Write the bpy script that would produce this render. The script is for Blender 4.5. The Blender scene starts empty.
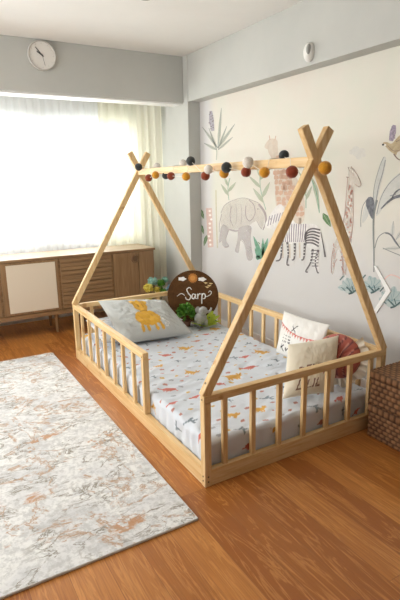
import bpy, bmesh, math, random
from mathutils import Vector, Matrix, noise
random.seed(7)
sc = bpy.context.scene
COL = sc.collection
W, L, HP = 1.16, 2.0, 0.444          # bed width, length, rail height (metres)
WX, WY = 1.45, 3.30                   # inner faces of the picture wall and the window wall
CEIL, BEAM = 2.447, 2.055
CB, BF = 2.478, 2.56                  # front face of the corner column, front face of the window beam
V = Vector

# ------------------------------------------------------------------ camera
CAM = V((-.9912, -1.6987, 1.3519)); YAW, PITCH, ROLL, FPX = -.5232, -.2372, -.0169, 492.27
fw = V((-math.sin(YAW)*math.cos(PITCH), math.cos(YAW)*math.cos(PITCH), math.sin(PITCH)))
rt = V((math.cos(YAW), math.sin(YAW), 0)); up = rt.cross(fw)
R_ = rt*math.cos(ROLL) + up*math.sin(ROLL); U_ = -rt*math.sin(ROLL) + up*math.cos(ROLL)
cam = bpy.data.objects.new('camera', bpy.data.cameras.new('camera')); COL.objects.link(cam)
M = Matrix((R_, U_, -fw)).transposed().to_4x4(); M.translation = CAM
cam.matrix_world = M
cam.data.sensor_fit = 'VERTICAL'; cam.data.sensor_height = 36; cam.data.lens = 36*FPX/600
cam.data.clip_start = .02
sc.camera = cam

def at(px, py, axis, val):
    """point of the plane axis=val seen at a pixel of the photograph (measuring aid)"""
    D = fw + R_*((px-200)/FPX) - U_*((py-300)/FPX)
    return CAM + D*((val-CAM[axis])/D[axis])

# ------------------------------------------------------------------ materials
def mat(name, col, rough=.6, **k):
    m = bpy.data.materials.new(name); m.use_nodes = True
    b = m.node_tree.nodes['Principled BSDF']
    b.inputs['Base Color'].default_value = (*col, 1); b.inputs['Roughness'].default_value = rough
    if 'metal' in k: b.inputs['Metallic'].default_value = k['metal']
    if 'spec' in k: b.inputs['Specular IOR Level'].default_value = k['spec']
    if 'sheen' in k: b.inputs['Sheen Weight'].default_value = k['sheen']
    return m
def nodes(m): return m.node_tree.nodes, m.node_tree.links, m.node_tree.nodes['Principled BSDF']
def coords(m, scale=(1, 1, 1), kind='Object', rot=(0, 0, 0)):
    N, K, _ = nodes(m)
    t = N.new('ShaderNodeTexCoord'); p = N.new('ShaderNodeMapping')
    p.inputs['Scale'].default_value = scale; p.inputs['Rotation'].default_value = rot
    K.new(t.outputs[kind], p.inputs['Vector']); return p.outputs['Vector']
def noise_n(m, vec, scale, detail=4, rough=.6, dist=0):
    N, K, _ = nodes(m); n = N.new('ShaderNodeTexNoise')
    n.inputs['Scale'].default_value = scale; n.inputs['Detail'].default_value = detail
    n.inputs['Roughness'].default_value = rough; n.inputs['Distortion'].default_value = dist
    K.new(vec, n.inputs['Vector']); return n.outputs['Fac']
def ramp(m, fac, stops, interp='LINEAR'):
    N, K, _ = nodes(m); r = N.new('ShaderNodeValToRGB'); e = r.color_ramp.elements
    r.color_ramp.interpolation = interp
    while len(e) < len(stops): e.new(.5)
    for q, (p, c) in zip(e, stops): q.position = p; q.color = (*c, 1)
    K.new(fac, r.inputs['Fac']); return r.outputs['Color']
def mix(m, fac, a, b, mode='MIX'):
    N, K, _ = nodes(m); x = N.new('ShaderNodeMix'); x.data_type = 'RGBA'; x.blend_type = mode
    for i, v in ((0, fac), (6, a), (7, b)):
        if isinstance(v, (int, float)): x.inputs[i].default_value = v
        elif isinstance(v, tuple): x.inputs[i].default_value = (*v, 1)
        else: K.new(v, x.inputs[i])
    return x.outputs[2]
def bump(m, fac, strength=.2, dist=.01):
    N, K, b = nodes(m); q = N.new('ShaderNodeBump')
    q.inputs['Strength'].default_value = strength; q.inputs['Distance'].default_value = dist
    K.new(fac, q.inputs['Height']); K.new(q.outputs['Normal'], b.inputs['Normal'])
def setc(m, c): N, K, b = nodes(m); K.new(c, b.inputs['Base Color'])
def noisy(name, c1, c2, scale, rough=.6, stretch=(1, 1, 1), bstr=0, bdist=.003, detail=4, lo=.3, hi=.7, **k):
    m = mat(name, c1, rough, **k); v = coords(m, stretch)
    f = noise_n(m, v, scale, detail); setc(m, ramp(m, f, [(lo, c1), (hi, c2)]))
    if bstr: bump(m, f, bstr, bdist)
    return m
def attr_mat(name, rough=.85, bstr=.08, scale=500, sheen=.1):
    m = mat(name, (1, 1, 1), rough, sheen=sheen); N, K, b = nodes(m)
    a = N.new('ShaderNodeAttribute'); a.attribute_name = 'print'; K.new(a.outputs['Color'], b.inputs['Base Color'])
    bump(m, noise_n(m, coords(m), scale, 2), bstr, .001); return m

wall_m = noisy('wall_paint', (.60, .60, .585), (.65, .65, .63), 3, .85, bstr=.05, detail=6)
beam_m = noisy('beam_paint', (.49, .50, .475), (.54, .545, .515), 2.2, .8, bstr=.05, detail=6)
ceil_m = noisy('ceiling_paint', (.80, .79, .76), (.84, .83, .80), 2, .85)
white_m = mat('white_paint', (.85, .85, .84), .5)
# picture wall: pale grey paint turning to a cream water-colour wash in the upper part
pic_m = mat('picture_wall', (.7, .7, .7), .85)
def _():
    N, K, b = nodes(pic_m); t = N.new('ShaderNodeTexCoord'); s = N.new('ShaderNodeSeparateXYZ')
    K.new(t.outputs['Object'], s.inputs[0])
    nz = noise_n(pic_m, t.outputs['Object'], 1.7, 5)
    a = N.new('ShaderNodeMath'); a.operation = 'MULTIPLY_ADD'; a.inputs[1].default_value = .7
    K.new(nz, a.inputs[0]); K.new(s.outputs['Z'], a.inputs[2])
    c = N.new('ShaderNodeMapRange'); c.interpolation_type = 'SMOOTHSTEP'
    c.inputs[1].default_value = 1.0; c.inputs[2].default_value = 1.55
    K.new(a.outputs[0], c.inputs[0])
    e = N.new('ShaderNodeMapRange'); e.interpolation_type = 'SMOOTHSTEP'
    e.inputs[1].default_value = 2.36; e.inputs[2].default_value = 2.2; K.new(s.outputs['Y'], e.inputs[0])
    f = N.new('ShaderNodeMath'); f.operation = 'MULTIPLY'; K.new(c.outputs[0], f.inputs[0]); K.new(e.outputs[0], f.inputs[1])
    wash = ramp(pic_m, noise_n(pic_m, t.outputs['Object'], 2.3, 3), [(.35, (.72, .67, .60)), (.5, (.72, .69, .62)), (.68, (.69, .69, .61))])
    col = mix(pic_m, f.outputs[0], (.64, .635, .63), wash)
    K.new(col, b.inputs['Base Color'])
    bump(pic_m, noise_n(pic_m, t.outputs['Object'], 60, 3), .06, .004)
_()
# floor laminate: boards run towards the window
floor_m = mat('floor_boards', (.5, .25, .1), .33)
def _():
    N, K, b = nodes(floor_m)
    v = coords(floor_m, (1, 1, 1), rot=(0, 0, math.radians(90)))
    br = N.new('ShaderNodeTexBrick'); K.new(v, br.inputs['Vector'])
    br.inputs['Scale'].default_value = 1; br.inputs['Brick Width'].default_value = 1.25; br.inputs['Row Height'].default_value = .135
    br.inputs['Mortar Size'].default_value = .0012; br.inputs['Mortar Smooth'].default_value = .2
    br.offset = .37
    br.inputs['Color1'].default_value = (0, 0, 0, 1); br.inputs['Color2'].default_value = (1, 1, 1, 1); br.inputs['Mortar'].default_value = (.5, .5, .5, 1)
    sep = N.new('ShaderNodeSeparateColor'); K.new(br.outputs['Color'], sep.inputs[0])
    base = ramp(floor_m, sep.outputs[0], [(0, (.32, .098, .017)), (.5, (.41, .145, .028)), (1, (.54, .215, .048))])
    # grain, shifted from board to board
    cm = N.new('ShaderNodeCombineXYZ'); ml = N.new('ShaderNodeMath'); ml.operation = 'MULTIPLY'; ml.inputs[1].default_value = 37
    K.new(sep.outputs[0], ml.inputs[0]); K.new(ml.outputs[0], cm.inputs[2])
    ad = N.new('ShaderNodeVectorMath'); K.new(coords(floor_m, (1, .10, 1)), ad.inputs[0]); K.new(cm.outputs[0], ad.inputs[1])
    g1 = noise_n(floor_m, ad.outputs[0], 16, 5, .6, 1.6)
    wv = N.new('ShaderNodeMath'); wv.operation = 'MULTIPLY'; wv.inputs[1].default_value = 26; K.new(g1, wv.inputs[0])
    sn = N.new('ShaderNodeMath'); sn.operation = 'SINE'; K.new(wv.outputs[0], sn.inputs[0])
    col = mix(floor_m, ramp(floor_m, sn.outputs[0], [(.35, (0, 0, 0)), (1, (.5, .5, .5))]), base, (.70, .32, .085))
    g2 = noise_n(floor_m, coords(floor_m, (1, .03, 1)), 150, 3)
    col = mix(floor_m, ramp(floor_m, g2, [(.35, (.45, .45, .45)), (.6, (0, 0, 0))]), col, (.26, .085, .018))
    col = mix(floor_m, ramp(floor_m, br.outputs['Fac'], [(0, (0, 0, 0)), (1, (.6, .6, .6))]), col, (.20, .07, .02)); setc(floor_m, col)
    rr = N.new('ShaderNodeMapRange'); rr.inputs[3].default_value = .26; rr.inputs[4].default_value = .42; K.new(g1, rr.inputs[0]); K.new(rr.outputs[0], b.inputs['Roughness'])
_()
def pine(name, stretch):
    m = mat(name, (.8, .6, .35), .5); v = coords(m, stretch)
    f = noise_n(m, v, 60, 4, .6, .6)
    c = ramp(m, f, [(.3, (.66, .41, .17)), (.5, (.76, .53, .26)), (.72, (.83, .63, .36))])
    k = noise_n(m, coords(m, (1, 1, 1)), 9, 1)
    c = mix(m, ramp(m, k, [(.70, (0, 0, 0)), (.76, (.7, .7, .7))]), c, (.50, .24, .08)); setc(m, c); return m
PX, PY, PZ = pine('pine_grain_across', (.08, 1, 1)), pine('pine_grain_along', (1, .06, 1)), pine('pine_grain_upright', (1, 1, .08))
def walnut(name, stretch, a=(.20, .112, .048), b_=(.34, .21, .105)):
    m = mat(name, a, .5); f = noise_n(m, coords(m, stretch), 34, 5, .65, 1.2)
    setc(m, ramp(m, f, [(.3, a), (.5, tuple((x+y)/2 for x, y in zip(a, b_))), (.7, b_)])); return m
oak_h, oak_v = walnut('oak_veneer_level', (.07, 1, 1)), walnut('oak_veneer_upright', (1, 1, .07))
oak_top = walnut('oak_veneer_top', (.07, 1, 1), (.36, .26, .16), (.46, .35, .23))
cream_door_m = mat('cream_lacquer', (.72, .64, .52), .45)
sign_m = walnut('sign_board', (.10, 1, 1), (.060, .024, .007), (.115, .052, .017)); sign_m.node_tree.nodes['Principled BSDF'].inputs['Roughness'].default_value = .8; sign_m.node_tree.nodes['Principled BSDF'].inputs['Specular IOR Level'].default_value = .15
rug_m = mat('rug_marble', (.8, .8, .8), .95, sheen=.15)
def _():
    v = coords(rug_m); m = rug_m
    big = noise_n(m, v, 3.2, 6, .6, .8); fine = noise_n(m, v, 38, 5, .7)
    c = ramp(m, big, [(.30, (.54, .55, .56)), (.44, (.72, .72, .72)), (.58, (.82, .82, .80)), (.70, (.60, .61, .62))])
    c = mix(m, ramp(m, fine, [(.40, (.75, .75, .75)), (.56, (0, 0, 0))]), c, (.50, .50, .49))
    N, K, _b = nodes(m)
    def vein(scale, dist, w, off, st=(1, 1, 1)):
        n = noise_n(m, coords(m, st, rot=(0, 0, off)), scale, 6, .62, dist)
        a = N.new('ShaderNodeMath'); a.operation = 'SUBTRACT'; a.inputs[1].default_value = .5; K.new(n, a.inputs[0])
        d = N.new('ShaderNodeMath'); d.operation = 'ABSOLUTE'; K.new(a.outputs[0], d.inputs[0])
        return ramp(m, d.outputs[0], [(0, (1, 1, 1)), (w, (0, 0, 0))])
    dark = vein(4.5, .6, .022, .4, (1, 1.9, 1))
    msk = ramp(m, noise_n(m, v, 5, 3), [(.40, (0, 0, 0)), (.54, (1, 1, 1))])
    c = mix(m, mix(m, 1.0, dark, msk, 'MULTIPLY'), c, (.22, .19, .14))
    br = ramp(m, noise_n(m, coords(m, (1, 1.6, 1), rot=(0, 0, .5)), 3.1, 7, .66, .5), [(.605, (0, 0, 0)), (.655, (.9, .9, .9))])
    br2 = ramp(m, noise_n(m, v, 26, 4), [(.42, (0, 0, 0)), (.52, (1, 1, 1))])
    c = mix(m, mix(m, 1.0, br, br2, 'MULTIPLY'), c, (.50, .25, .11))
    v2 = mix(m, 1.0, vein(2.6, 1.0, .02, 1.3), br2, 'MULTIPLY')
    c = mix(m, v2, c, (.46, .30, .19))
    setc(m, c); bump(m, noise_n(m, v, 260, 3), .35, .004)
_()
rug_edge_m = noisy('rug_binding', (.62, .60, .56), (.76, .74, .70), 90, .95)
def felt(name, c):
    m = noisy(name, tuple(x*.82 for x in c), tuple(min(1, x*1.12) for x in c), 160, .95, bstr=.5, bdist=.002, sheen=.3); return m
F_RUST, F_OCH, F_DARK, F_WHITE = felt('rust_felt', (.24, .036, .008)), felt('ochre_felt', (.62, .28, .015)), felt('charcoal_felt', (.028, .034, .034)), felt('ivory_felt', (.74, .70, .64))
wick_m = mat('seagrass_weave', (.3, .16, .08), .75)
def _():
    N, K, b = nodes(wick_m); a = N.new('ShaderNodeAttribute'); a.attribute_name = 'print'
    f = noise_n(wick_m, coords(wick_m), 70, 3)
    setc(wick_m, mix(wick_m, f, a.outputs['Color'], mix(wick_m, .55, a.outputs['Color'], (.08, .035, .015))))
_()
metal_m = mat('brushed_screw', (.18, .13, .08), .4, metal=.7)
black_m = mat('black_plastic', (.03, .03, .03), .45)
grey_m = mat('grey_plastic', (.30, .30, .28), .5)
sheet_m, pillow_m = attr_mat('printed_cotton_sheet'), attr_mat('printed_cotton_pillow')
cord_m = mat('cotton_cord', (.75, .70, .60), .9)

def see_through(name, base, trans, clear, tint=(1, 1, 1)):
    """fabric that lets light through: diffuse + translucent + a share of open weave"""
    m = bpy.data.materials.new(name); m.use_nodes = True; N = m.node_tree.nodes; K = m.node_tree.links; N.clear()
    o = N.new('ShaderNodeOutputMaterial'); d = N.new('ShaderNodeBsdfDiffuse'); t = N.new('ShaderNodeBsdfTranslucent'); c = N.new('ShaderNodeBsdfTransparent')
    d.inputs['Color'].default_value = (*base, 1); t.inputs['Color'].default_value = (*tint, 1)
    a, b = N.new('ShaderNodeMixShader'), N.new('ShaderNodeMixShader')
    a.inputs[0].default_value = trans; b.inputs[0].default_value = clear
    K.new(d.outputs[0], a.inputs[1]); K.new(t.outputs[0], a.inputs[2]); K.new(a.outputs[0], b.inputs[1]); K.new(c.outputs[0], b.inputs[2]); K.new(b.outputs[0], o.inputs[0])
    return m
sheer_m = see_through('sheer_voile', (.88, .88, .86), .62, .30, (.95, .97, .98))
drape_m = see_through('cream_voile', (.88, .87, .76), .34, .04, (.86, .85, .70))
glass_m = bpy.data.materials.new('window_glass'); glass_m.use_nodes = True
def _():
    N = glass_m.node_tree.nodes; K = glass_m.node_tree.links; N.clear()
    o = N.new('ShaderNodeOutputMaterial'); t = N.new('ShaderNodeBsdfTransparent'); g = N.new('ShaderNodeBsdfGlossy'); g.inputs['Roughness'].default_value = .02
    x = N.new('ShaderNodeMixShader'); x.inputs[0].default_value = .06
    K.new(t.outputs[0], x.inputs[1]); K.new(g.outputs[0], x.inputs[2]); K.new(x.outputs[0], o.inputs[0])
_()

# ------------------------------------------------------------------ object helpers
def new(): return bmesh.new()
WP = {}
def obj(name, bm, m, parent=None, loc=None, smooth=False, label=None):
    me = bpy.data.meshes.new(name)
    base = V(WP[parent.name]) if parent else V(loc) if loc else V((0, 0, 0))
    bmesh.ops.translate(bm, verts=bm.verts, vec=-base)
    bm.normal_update(); bm.to_mesh(me); bm.free()
    for x in (m if isinstance(m, (list, tuple)) else [m]): me.materials.append(x)
    if smooth: me.polygons.foreach_set('use_smooth', [True]*len(me.polygons))
    o = bpy.data.objects.new(name, me); COL.objects.link(o)
    if parent: o.parent = parent; WP[o.name] = base
    else: o.location = base; WP[o.name] = base
    if label: o['label'] = label
    return o
def tag(o, label, cat, group=None):
    o['label'] = label; o['category'] = cat
    if group: o['group'] = group
    return o
def thing(name, loc, label, cat, group=None):
    o = bpy.data.objects.new(name, None); COL.objects.link(o); o.location = loc; o.empty_display_size = .1
    WP[o.name] = V(loc); return tag(o, label, cat, group)
def struct(name, bm, m, parent=None, loc=None, smooth=False):
    o = obj(name, bm, m, parent, loc, smooth); o['kind'] = 'structure'; return o
def box(bm, a, b, bev=0, mi=0):
    a, b = V(a), V(b)
    vs = [bm.verts.new((x, y, z)) for x in (a.x, b.x) for y in (a.y, b.y) for z in (a.z, b.z)]
    fs = [bm.faces.new([vs[i] for i in q]) for q in ((0, 1, 3, 2), (4, 6, 7, 5), (0, 4, 5, 1), (2, 3, 7, 6), (0, 2, 6, 4), (1, 5, 7, 3))]
    for f in fs: f.material_index = mi
    if bev: bmesh.ops.bevel(bm, geom=list({e for f in fs for e in f.edges}), offset=bev, segments=2, affect='EDGES', profile=.6)
    return bm
def beam(bm, p, q, w, d, side, bev=.002):
    """bar from p to q; w measured along side, d along the third direction"""
    p, q = V(p), V(q); z = (q-p).normalized(); x = (V(side)-z*V(side).dot(z)).normalized(); y = z.cross(x)
    vs = [bm.verts.new(c + x*(w/2)*i + y*(d/2)*j) for c in (p, q) for i, j in ((-1, -1), (1, -1), (1, 1), (-1, 1))]
    fs = [bm.faces.new([vs[i] for i in k]) for k in ((3, 2, 1, 0), (4, 5, 6, 7), (0, 1, 5, 4), (1, 2, 6, 5), (2, 3, 7, 6), (3, 0, 4, 7))]
    if bev: bmesh.ops.bevel(bm, geom=list({e for f in fs for e in f.edges}), offset=bev, segments=2, affect='EDGES')
    return bm
def tube(bm, pts, r, n=8, caps=True):
    pts = [V(p) for p in pts]; rs = r if isinstance(r, (list, tuple)) else [r]*len(pts); prev = None; rings = []
    for i, p in enumerate(pts):
        t = (pts[min(i+1, len(pts)-1)]-pts[max(i-1, 0)]).normalized()
        a = (prev - t*prev.dot(t)) if prev else t.orthogonal()
        a.normalize(); prev = a; b = t.cross(a)
        rings.append([bm.verts.new(p + (a*math.cos(k*2*math.pi/n)+b*math.sin(k*2*math.pi/n))*rs[i]) for k in range(n)])
    for u, v in zip(rings, rings[1:]):
        for k in range(n): bm.faces.new((u[k], u[(k+1) % n], v[(k+1) % n], v[k]))
    if caps: bm.faces.new(rings[0][::-1]); bm.faces.new(rings[-1])
    return bm
def lathe(bm, c, prof, n=32, axis=(0, 0, 1)):
    """prof: (radius, height) along axis from c"""
    c = V(c); z = V(axis).normalized(); x = z.orthogonal().normalized(); y = z.cross(x); rings = []
    for r, h in prof:
        rings.append([bm.verts.new(c + z*h + (x*math.cos(k*2*math.pi/n)+y*math.sin(k*2*math.pi/n))*max(r, 1e-4)) for k in range(n)])
    for u, v in zip(rings, rings[1:]):
        for k in range(n): bm.faces.new((u[k], u[(k+1) % n], v[(k+1) % n], v[k]))
    bm.faces.new(rings[0][::-1]); bm.faces.new(rings[-1]); return bm
def ball(bm, c, r, seg=20, rings=12, sc_=(1, 1, 1), rot=None, lump=0):
    g = bmesh.ops.create_uvsphere(bm, u_segments=seg, v_segments=rings, radius=1)
    R3 = rot or Matrix.Identity(3)
    for v in g['verts']:
        p = V((v.co.x*sc_[0], v.co.y*sc_[1], v.co.z*sc_[2]))*r
        if lump: p *= 1 + lump*noise.noise(v.co*2.2 + V(c)*9)
        v.co = R3 @ p + V(c)
    return bm
def poly(bm, pts, mi=0, thick=0, n=None):
    pts = [V(p) for p in pts]; f = bm.faces.new([bm.verts.new(p) for p in pts]); f.material_index = mi
    if thick:
        g = bmesh.ops.extrude_face_region(bm, geom=[f]); vs = [e for e in g['geom'] if isinstance(e, bmesh.types.BMVert)]
        bmesh.ops.translate(bm, verts=vs, vec=V(n)*thick)
        for e in g['geom']:
            if isinstance(e, bmesh.types.BMFace): e.material_index = mi
    return f
def paint(o, fn):
    me = o.data; at_ = me.color_attributes.new('print', 'FLOAT_COLOR', 'POINT')
    buf = []
    for v in me.vertices: buf += [*fn(v.index, v.co), 1]
    at_.data.foreach_set('color', buf)

# ------------------------------------------------------------------ the room
X0, Y0 = -2.6, -3.2
struct('floor', box(new(), (X0-.1, Y0-.1, -.06), (WX+.1, WY+.1, 0)), floor_m)
struct('ceiling', box(new(), (X0-.1, Y0-.1, CEIL), (WX+.1, WY+.1, CEIL+.08)), ceil_m)
b = new(); box(b, (WX, Y0-.1, 0), (WX+.12, WY+.12, CEIL)); struct('wall_right', b, pic_m)
struct('wall_back', box(new(), (X0-.1, Y0-.1, 0), (WX, Y0, CEIL)), noisy('warm_wall_paint', (.34, .30, .26), (.38, .34, .29), 3, .85))
OX0, OX1, OZ0, OZ1 = -1.7, 1.12, .80, 1.95
b = new()
box(b, (X0-.1, WY, 0), (OX0, WY+.12, CEIL)); box(b, (OX1, WY, 0), (WX, WY+.12, CEIL)); box(b, (OX0, WY, 0), (OX1, WY+.12, OZ0)); box(b, (OX0, WY, OZ1), (OX1, WY+.12, CEIL))
struct('wall_front', b, white_m)
b = new(); LY0, LY1 = -.4, 2.5
box(b, (X0-.1, Y0, 0), (X0, LY0, CEIL)); box(b, (X0-.1, LY1, 0), (X0, WY, CEIL)); box(b, (X0-.1, LY0, 0), (X0, LY1, .75)); box(b, (X0-.1, LY0, 2.15), (X0, LY1, CEIL))
struct('wall_left', b, wall_m)
b = new(); box(b, (X0, BF, BEAM+.0), (1.325, 2.76, CEIL), .006); struct('trim_1', b, beam_m)       # boxed beam over the window recess
b = new(); box(b, (1.33, Y0, BEAM), (WX, CB+.001, CEIL), .004); struct('trim_2', b, beam_m)        # boxed beam along the picture wall
b = new(); box(b, (1.325, CB, 0), (WX, WY, CEIL), .004); struct('trim_3', b, beam_m)               # corner column
b = new(); box(b, (X0, 2.585, BEAM-.012), (1.32, 2.75, BEAM)); struct('trim_4', b, white_m)         # added white strip, its paleness imitates the beam underside lit by the window
b = new(); box(b, (WX-.014, Y0, 0), (WX, CB, .07), .003); struct('baseboard_right', b, white_m)
def window(name, axis, c0, c1, z0, z1, d0, parts, inward):
    fr = new()
    def bx(a0, a1, zz0, zz1, t0, t1):
        if axis == 'x': box(fr, (a0, t0, zz0), (a1, t1, zz1), .004)
        else: box(fr, (t0, a0, zz0), (t1, a1, zz1), .004)
    bx(c0, c1, z0, z0+.06, d0, d0+.06); bx(c0, c1, z1-.06, z1, d0, d0+.06)
    for i in range(parts+1):
        a = c0 + (c1-c0)*i/parts; w = .10 if 0 < i < parts else .06
        lo = a if i == 0 else a-w if i == parts else a-w/2
        bx(lo, lo+w, z0+.06, z1-.06, d0, d0+.06)
    f = struct(name, fr, white_m)
    g = new()
    for i in range(parts):
        a, e = c0+(c1-c0)*i/parts, c0+(c1-c0)*(i+1)/parts
        if axis == 'x': box(g, (a+.05, d0+.026, z0+.055), (e-.05, d0+.032, z1-.055))
        else: box(g, (d0+.026, a+.05, z0+.055), (d0+.032, e-.05, z1-.055))
    struct('window_pane', g, glass_m, f)
    return f
window('window_1', 'x', OX0, OX1, OZ0, OZ1, WY+.03, 3, -1)
window('added_window', 'y', LY0, LY1, .75, 2.15, X0-.08, 3, 1)  # unseen left window, added to let light onto the picture wall

struct('trim_5', box(new(), (-3.2, 4.2, 0), (2.6, 4.3, .98), .01), mat('pale_blue_parapet', (.30, .50, .62), .8))   # balcony parapet outside
struct('trim_6', box(new(), (-3.2, WY+.14, -.06), (2.6, 4.3, 0)), mat('balcony_floor', (.4, .4, .4), .8))
# ------------------------------------------------------------------ curtains
def curtain(name, path, z0, z1, m, folds, amp, label, cat='curtain', seed=0):
    n = len(path); bm = new(); rows = 26; cols = []
    tot = sum((V(path[i+1])-V(path[i])).length for i in range(n-1)); N = int(tot/.008); s = 0
    pts = []
    for k in range(N+1):
        d = tot*k/N; i = 0; acc = 0
        while i < n-2 and acc+(V(path[i+1])-V(path[i])).length < d: acc += (V(path[i+1])-V(path[i])).length; i += 1
        a, e = V(path[i]), V(path[i+1]); t = (d-acc)/(e-a).length; T = (e-a).normalized()
        pts.append((a+(e-a)*t, V((-T.y, T.x)), d))
    for p, nr, d in pts:
        col = []
        for j in range(rows+1):
            h = j/rows; ph = d*folds*2*math.pi + 1.6*noise.noise(V((d*3, h*.7, seed)))
            a = amp*(.55+.45*(1-h))*(math.sin(ph)+.35*math.sin(2.3*ph+seed)) + .012*noise.noise(V((d*6, h*2, seed+5)))
            q = p + nr*a
            col.append(bm.verts.new((q.x, q.y, z0+(z1-z0)*h)))
        cols.append(col)
    for a, e in zip(cols, cols[1:]):
        for j in range(rows): bm.faces.new((a[j], e[j], e[j+1], a[j+1]))
    return tag(obj(name, bm, m, loc=(path[0][0], path[0][1], z0), smooth=True), label, cat)
curtain('sheer_curtain', [(-1.95, 3.225), (.80, 3.225)], .10, 2.35, sheer_m, 13, .013, 'white sheer voile curtain across the bright window behind the sideboard')
curtain('cream_curtain', [(.72, 3.19), (1.07, 3.17), (1.27, 2.93)], .05, 2.35, drape_m, 11, .020, 'cream voile drape hanging at the right of the window, beside the corner column', seed=3)
t = thing('curtain_rail', (-.4, 3.2, 2.36), 'white curtain rail above the sheer curtain, under the ceiling of the recess', 'curtain rail')
obj('rail', box(new(), (-2.1, 3.14, 2.352), (1.3, 3.27, 2.372)), white_m, t)
for x in (-1.6, -.4, .8): obj('bracket', box(new(), (x, 3.19, 2.372), (x+.03, 3.22, CEIL)), white_m, t)

# ------------------------------------------------------------------ sideboard
t = thing('sideboard', (.1, 2.93, 0), 'oak-coloured sideboard with one cream door under the window', 'sideboard')
CX0, CX1, CY0, CY1, CZ0, CZ1 = -.86, 1.043, 2.712, 3.12, .187, .722
b = new(); box(b, (CX0, CY0+.02, CZ0), (CX0+.02, CY1, CZ1-.02)); box(b, (CX1-.02, CY0+.02, CZ0), (CX1, CY1, CZ1-.02)); box(b, (CX0, CY0, CZ0), (CX1, CY1, CZ0+.04), .002)
box(b, (CX0+.02, CY1-.012, CZ0+.04), (CX1-.02, CY1, CZ1-.02))
for x in (-.405, .10, .60): box(b, (x-.009, CY0+.004, CZ0+.04), (x+.009, CY1-.012, CZ1-.02))
obj('body', b, oak_h, t)
obj('top', box(new(), (CX0-.004, CY0-.006, CZ1-.022), (CX1+.004, CY1, CZ1), .003), oak_top, t)
b = new(); box(b, (CX0-.0045, CY0-.0075, CZ1-.021), (CX1+.0045, CY0-.0055, CZ1-.001)); obj('edge_strip', b, oak_h, t)
def door_panel(x0, x1, m, name='door', y=CY0-.004): return obj(name, box(new(), (x0, y, CZ0+.046), (x1, y+.02, CZ1-.026), .0025), m, t)
door_panel(CX0+.022, -.415, oak_v)
d = door_panel(-.395, .091, oak_v); 
o = obj('door_panel', box(new(), (-.352, CY0-.008, CZ0+.066), (.064, CY0+.0, CZ1-.046), .002), cream_door_m, d, label='cream lacquered door panel')
for k, (z0, z1) in enumerate(((.236, .350), (.355, .465), (.47, .580), (.585, .696))):          # slatted drawer fronts
    b = new(); box(b, (.11, CY0, z0), (.59, CY0+.018, z1))
    n = 3; h = (z1-z0-.004)/n
    for i in range(n): box(b, (.112, CY0-.008, z0+.003+i*h), (.588, CY0+.004, z0+i*h+h-.004), .002)
    obj('drawer', b, oak_h, t)
for x0, x1 in ((.61, .866), (.871, 1.021)):
    d = door_panel(x0, x1, oak_v)
ring = new(); tube(ring, [(.832+.034*math.cos(k*math.pi/20), CY0-.010, .630+.034*math.sin(k*math.pi/20)) for k in range(41)], .0085, 10)
obj('handle_recess', lathe(new(), (.832, CY0-.0035, .630), [(.030, 0), (.030, .0012)], 32, (0, -1, 0)), walnut('recess_oak', (1, 1, 1), (.11, .06, .028), (.17, .10, .05)), t)
obj('handle', ring, walnut('dark_oak_ring', (1, 1, 1), (.16, .085, .035), (.24, .14, .07)), t, smooth=False)
for x in (-.72, .059, .93):
    for y in (2.80, 3.05):
        b = new(); sx = -.02 if x < 0 else .02 if x > .5 else 0
        tube(b, [(x+sx, y, 0), (x, y, CZ0)], [.011, .021], 16); obj('leg', b, oak_v, t)

# ------------------------------------------------------------------ rug
b = new(); RX0, RX1, RY0, RY1 = -1.78, -.138, -.17, 2.215
nx, ny = 60, 90
g = [[b.verts.new((RX0+(RX1-RX0)*i/nx, RY0+(RY1-RY0)*j/ny, .011+.0018*noise.noise(V((i*.3, j*.3, 0))))) for j in range(ny+1)] for i in range(nx+1)]
for i in range(nx):
    for j in range(ny): b.faces.new((g[i][j], g[i+1][j], g[i+1][j+1], g[i][j+1]))
t = thing('area_rug', (-.95, 1.0, 0), 'white and grey marbled rug with rust veins on the floor left of the bed', 'rug')
obj('pile', b, rug_m, t, smooth=True)
b = new()
for a, e in (((RX0, RY0), (RX1, RY0)), ((RX1, RY0), (RX1, RY1)), ((RX1, RY1), (RX0, RY1)), ((RX0, RY1), (RX0, RY0))):
    beam(b, (*a, .0055), (*e, .0055), .006, .011, (-(e[1]-a[1]), e[0]-a[0], 0), .002)
obj('binding', b, rug_edge_m, t)

# ------------------------------------------------------------------ the bed
bed = thing('tent_frame_bed', (W/2, L/2, 0), 'low natural pine floor bed with slatted rails and two crossed A-frames', 'bed')
S = .035
def part(name, bm, m, **k): return obj(name, bm, m, bed, **k)
for x in (0, W-S):
    for y in (0, L-S): part('post', box(new(), (x, y, 0), (x+S, y+S, HP-S), .002), PZ)
GY = .655
part('guard_post', box(new(), (0, GY, .082), (S, GY+.028, HP-S), .002), PZ)
for y0, y1 in ((.002, .030), (L-.030, L-.002)): part('bottom_rail', box(new(), (S, y0, .0), (W-S, y1, .082), .002), PX)
for x0, x1 in ((.002, .030), (W-.030, W-.002)): part('bottom_rail', box(new(), (x0, S, .0), (x1, L-S, .082), .002), PY)
for y0 in (0, L-S): part('top_rail', box(new(), (0, y0, HP-S), (W, y0+S, HP), .003), PX)
part('top_rail', box(new(), (0, GY, HP-S), (S, L-S, HP), .003), PY)
part('top_rail', box(new(), (W-S, S, HP-S), (W, L-S, HP), .003), PY)
fx = [.115+.1575*i for i in range(7)]
for x in fx: part('slat', box(new(), (x-.0125, .007, .082), (x+.0125, .026, HP-S), .0015), PZ)
for i in range(1, 8): part('slat', box(new(), (i*W/8-.0125, L-.026, .082), (i*W/8+.0125, L-.007, HP-S), .0015), PZ)
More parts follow.
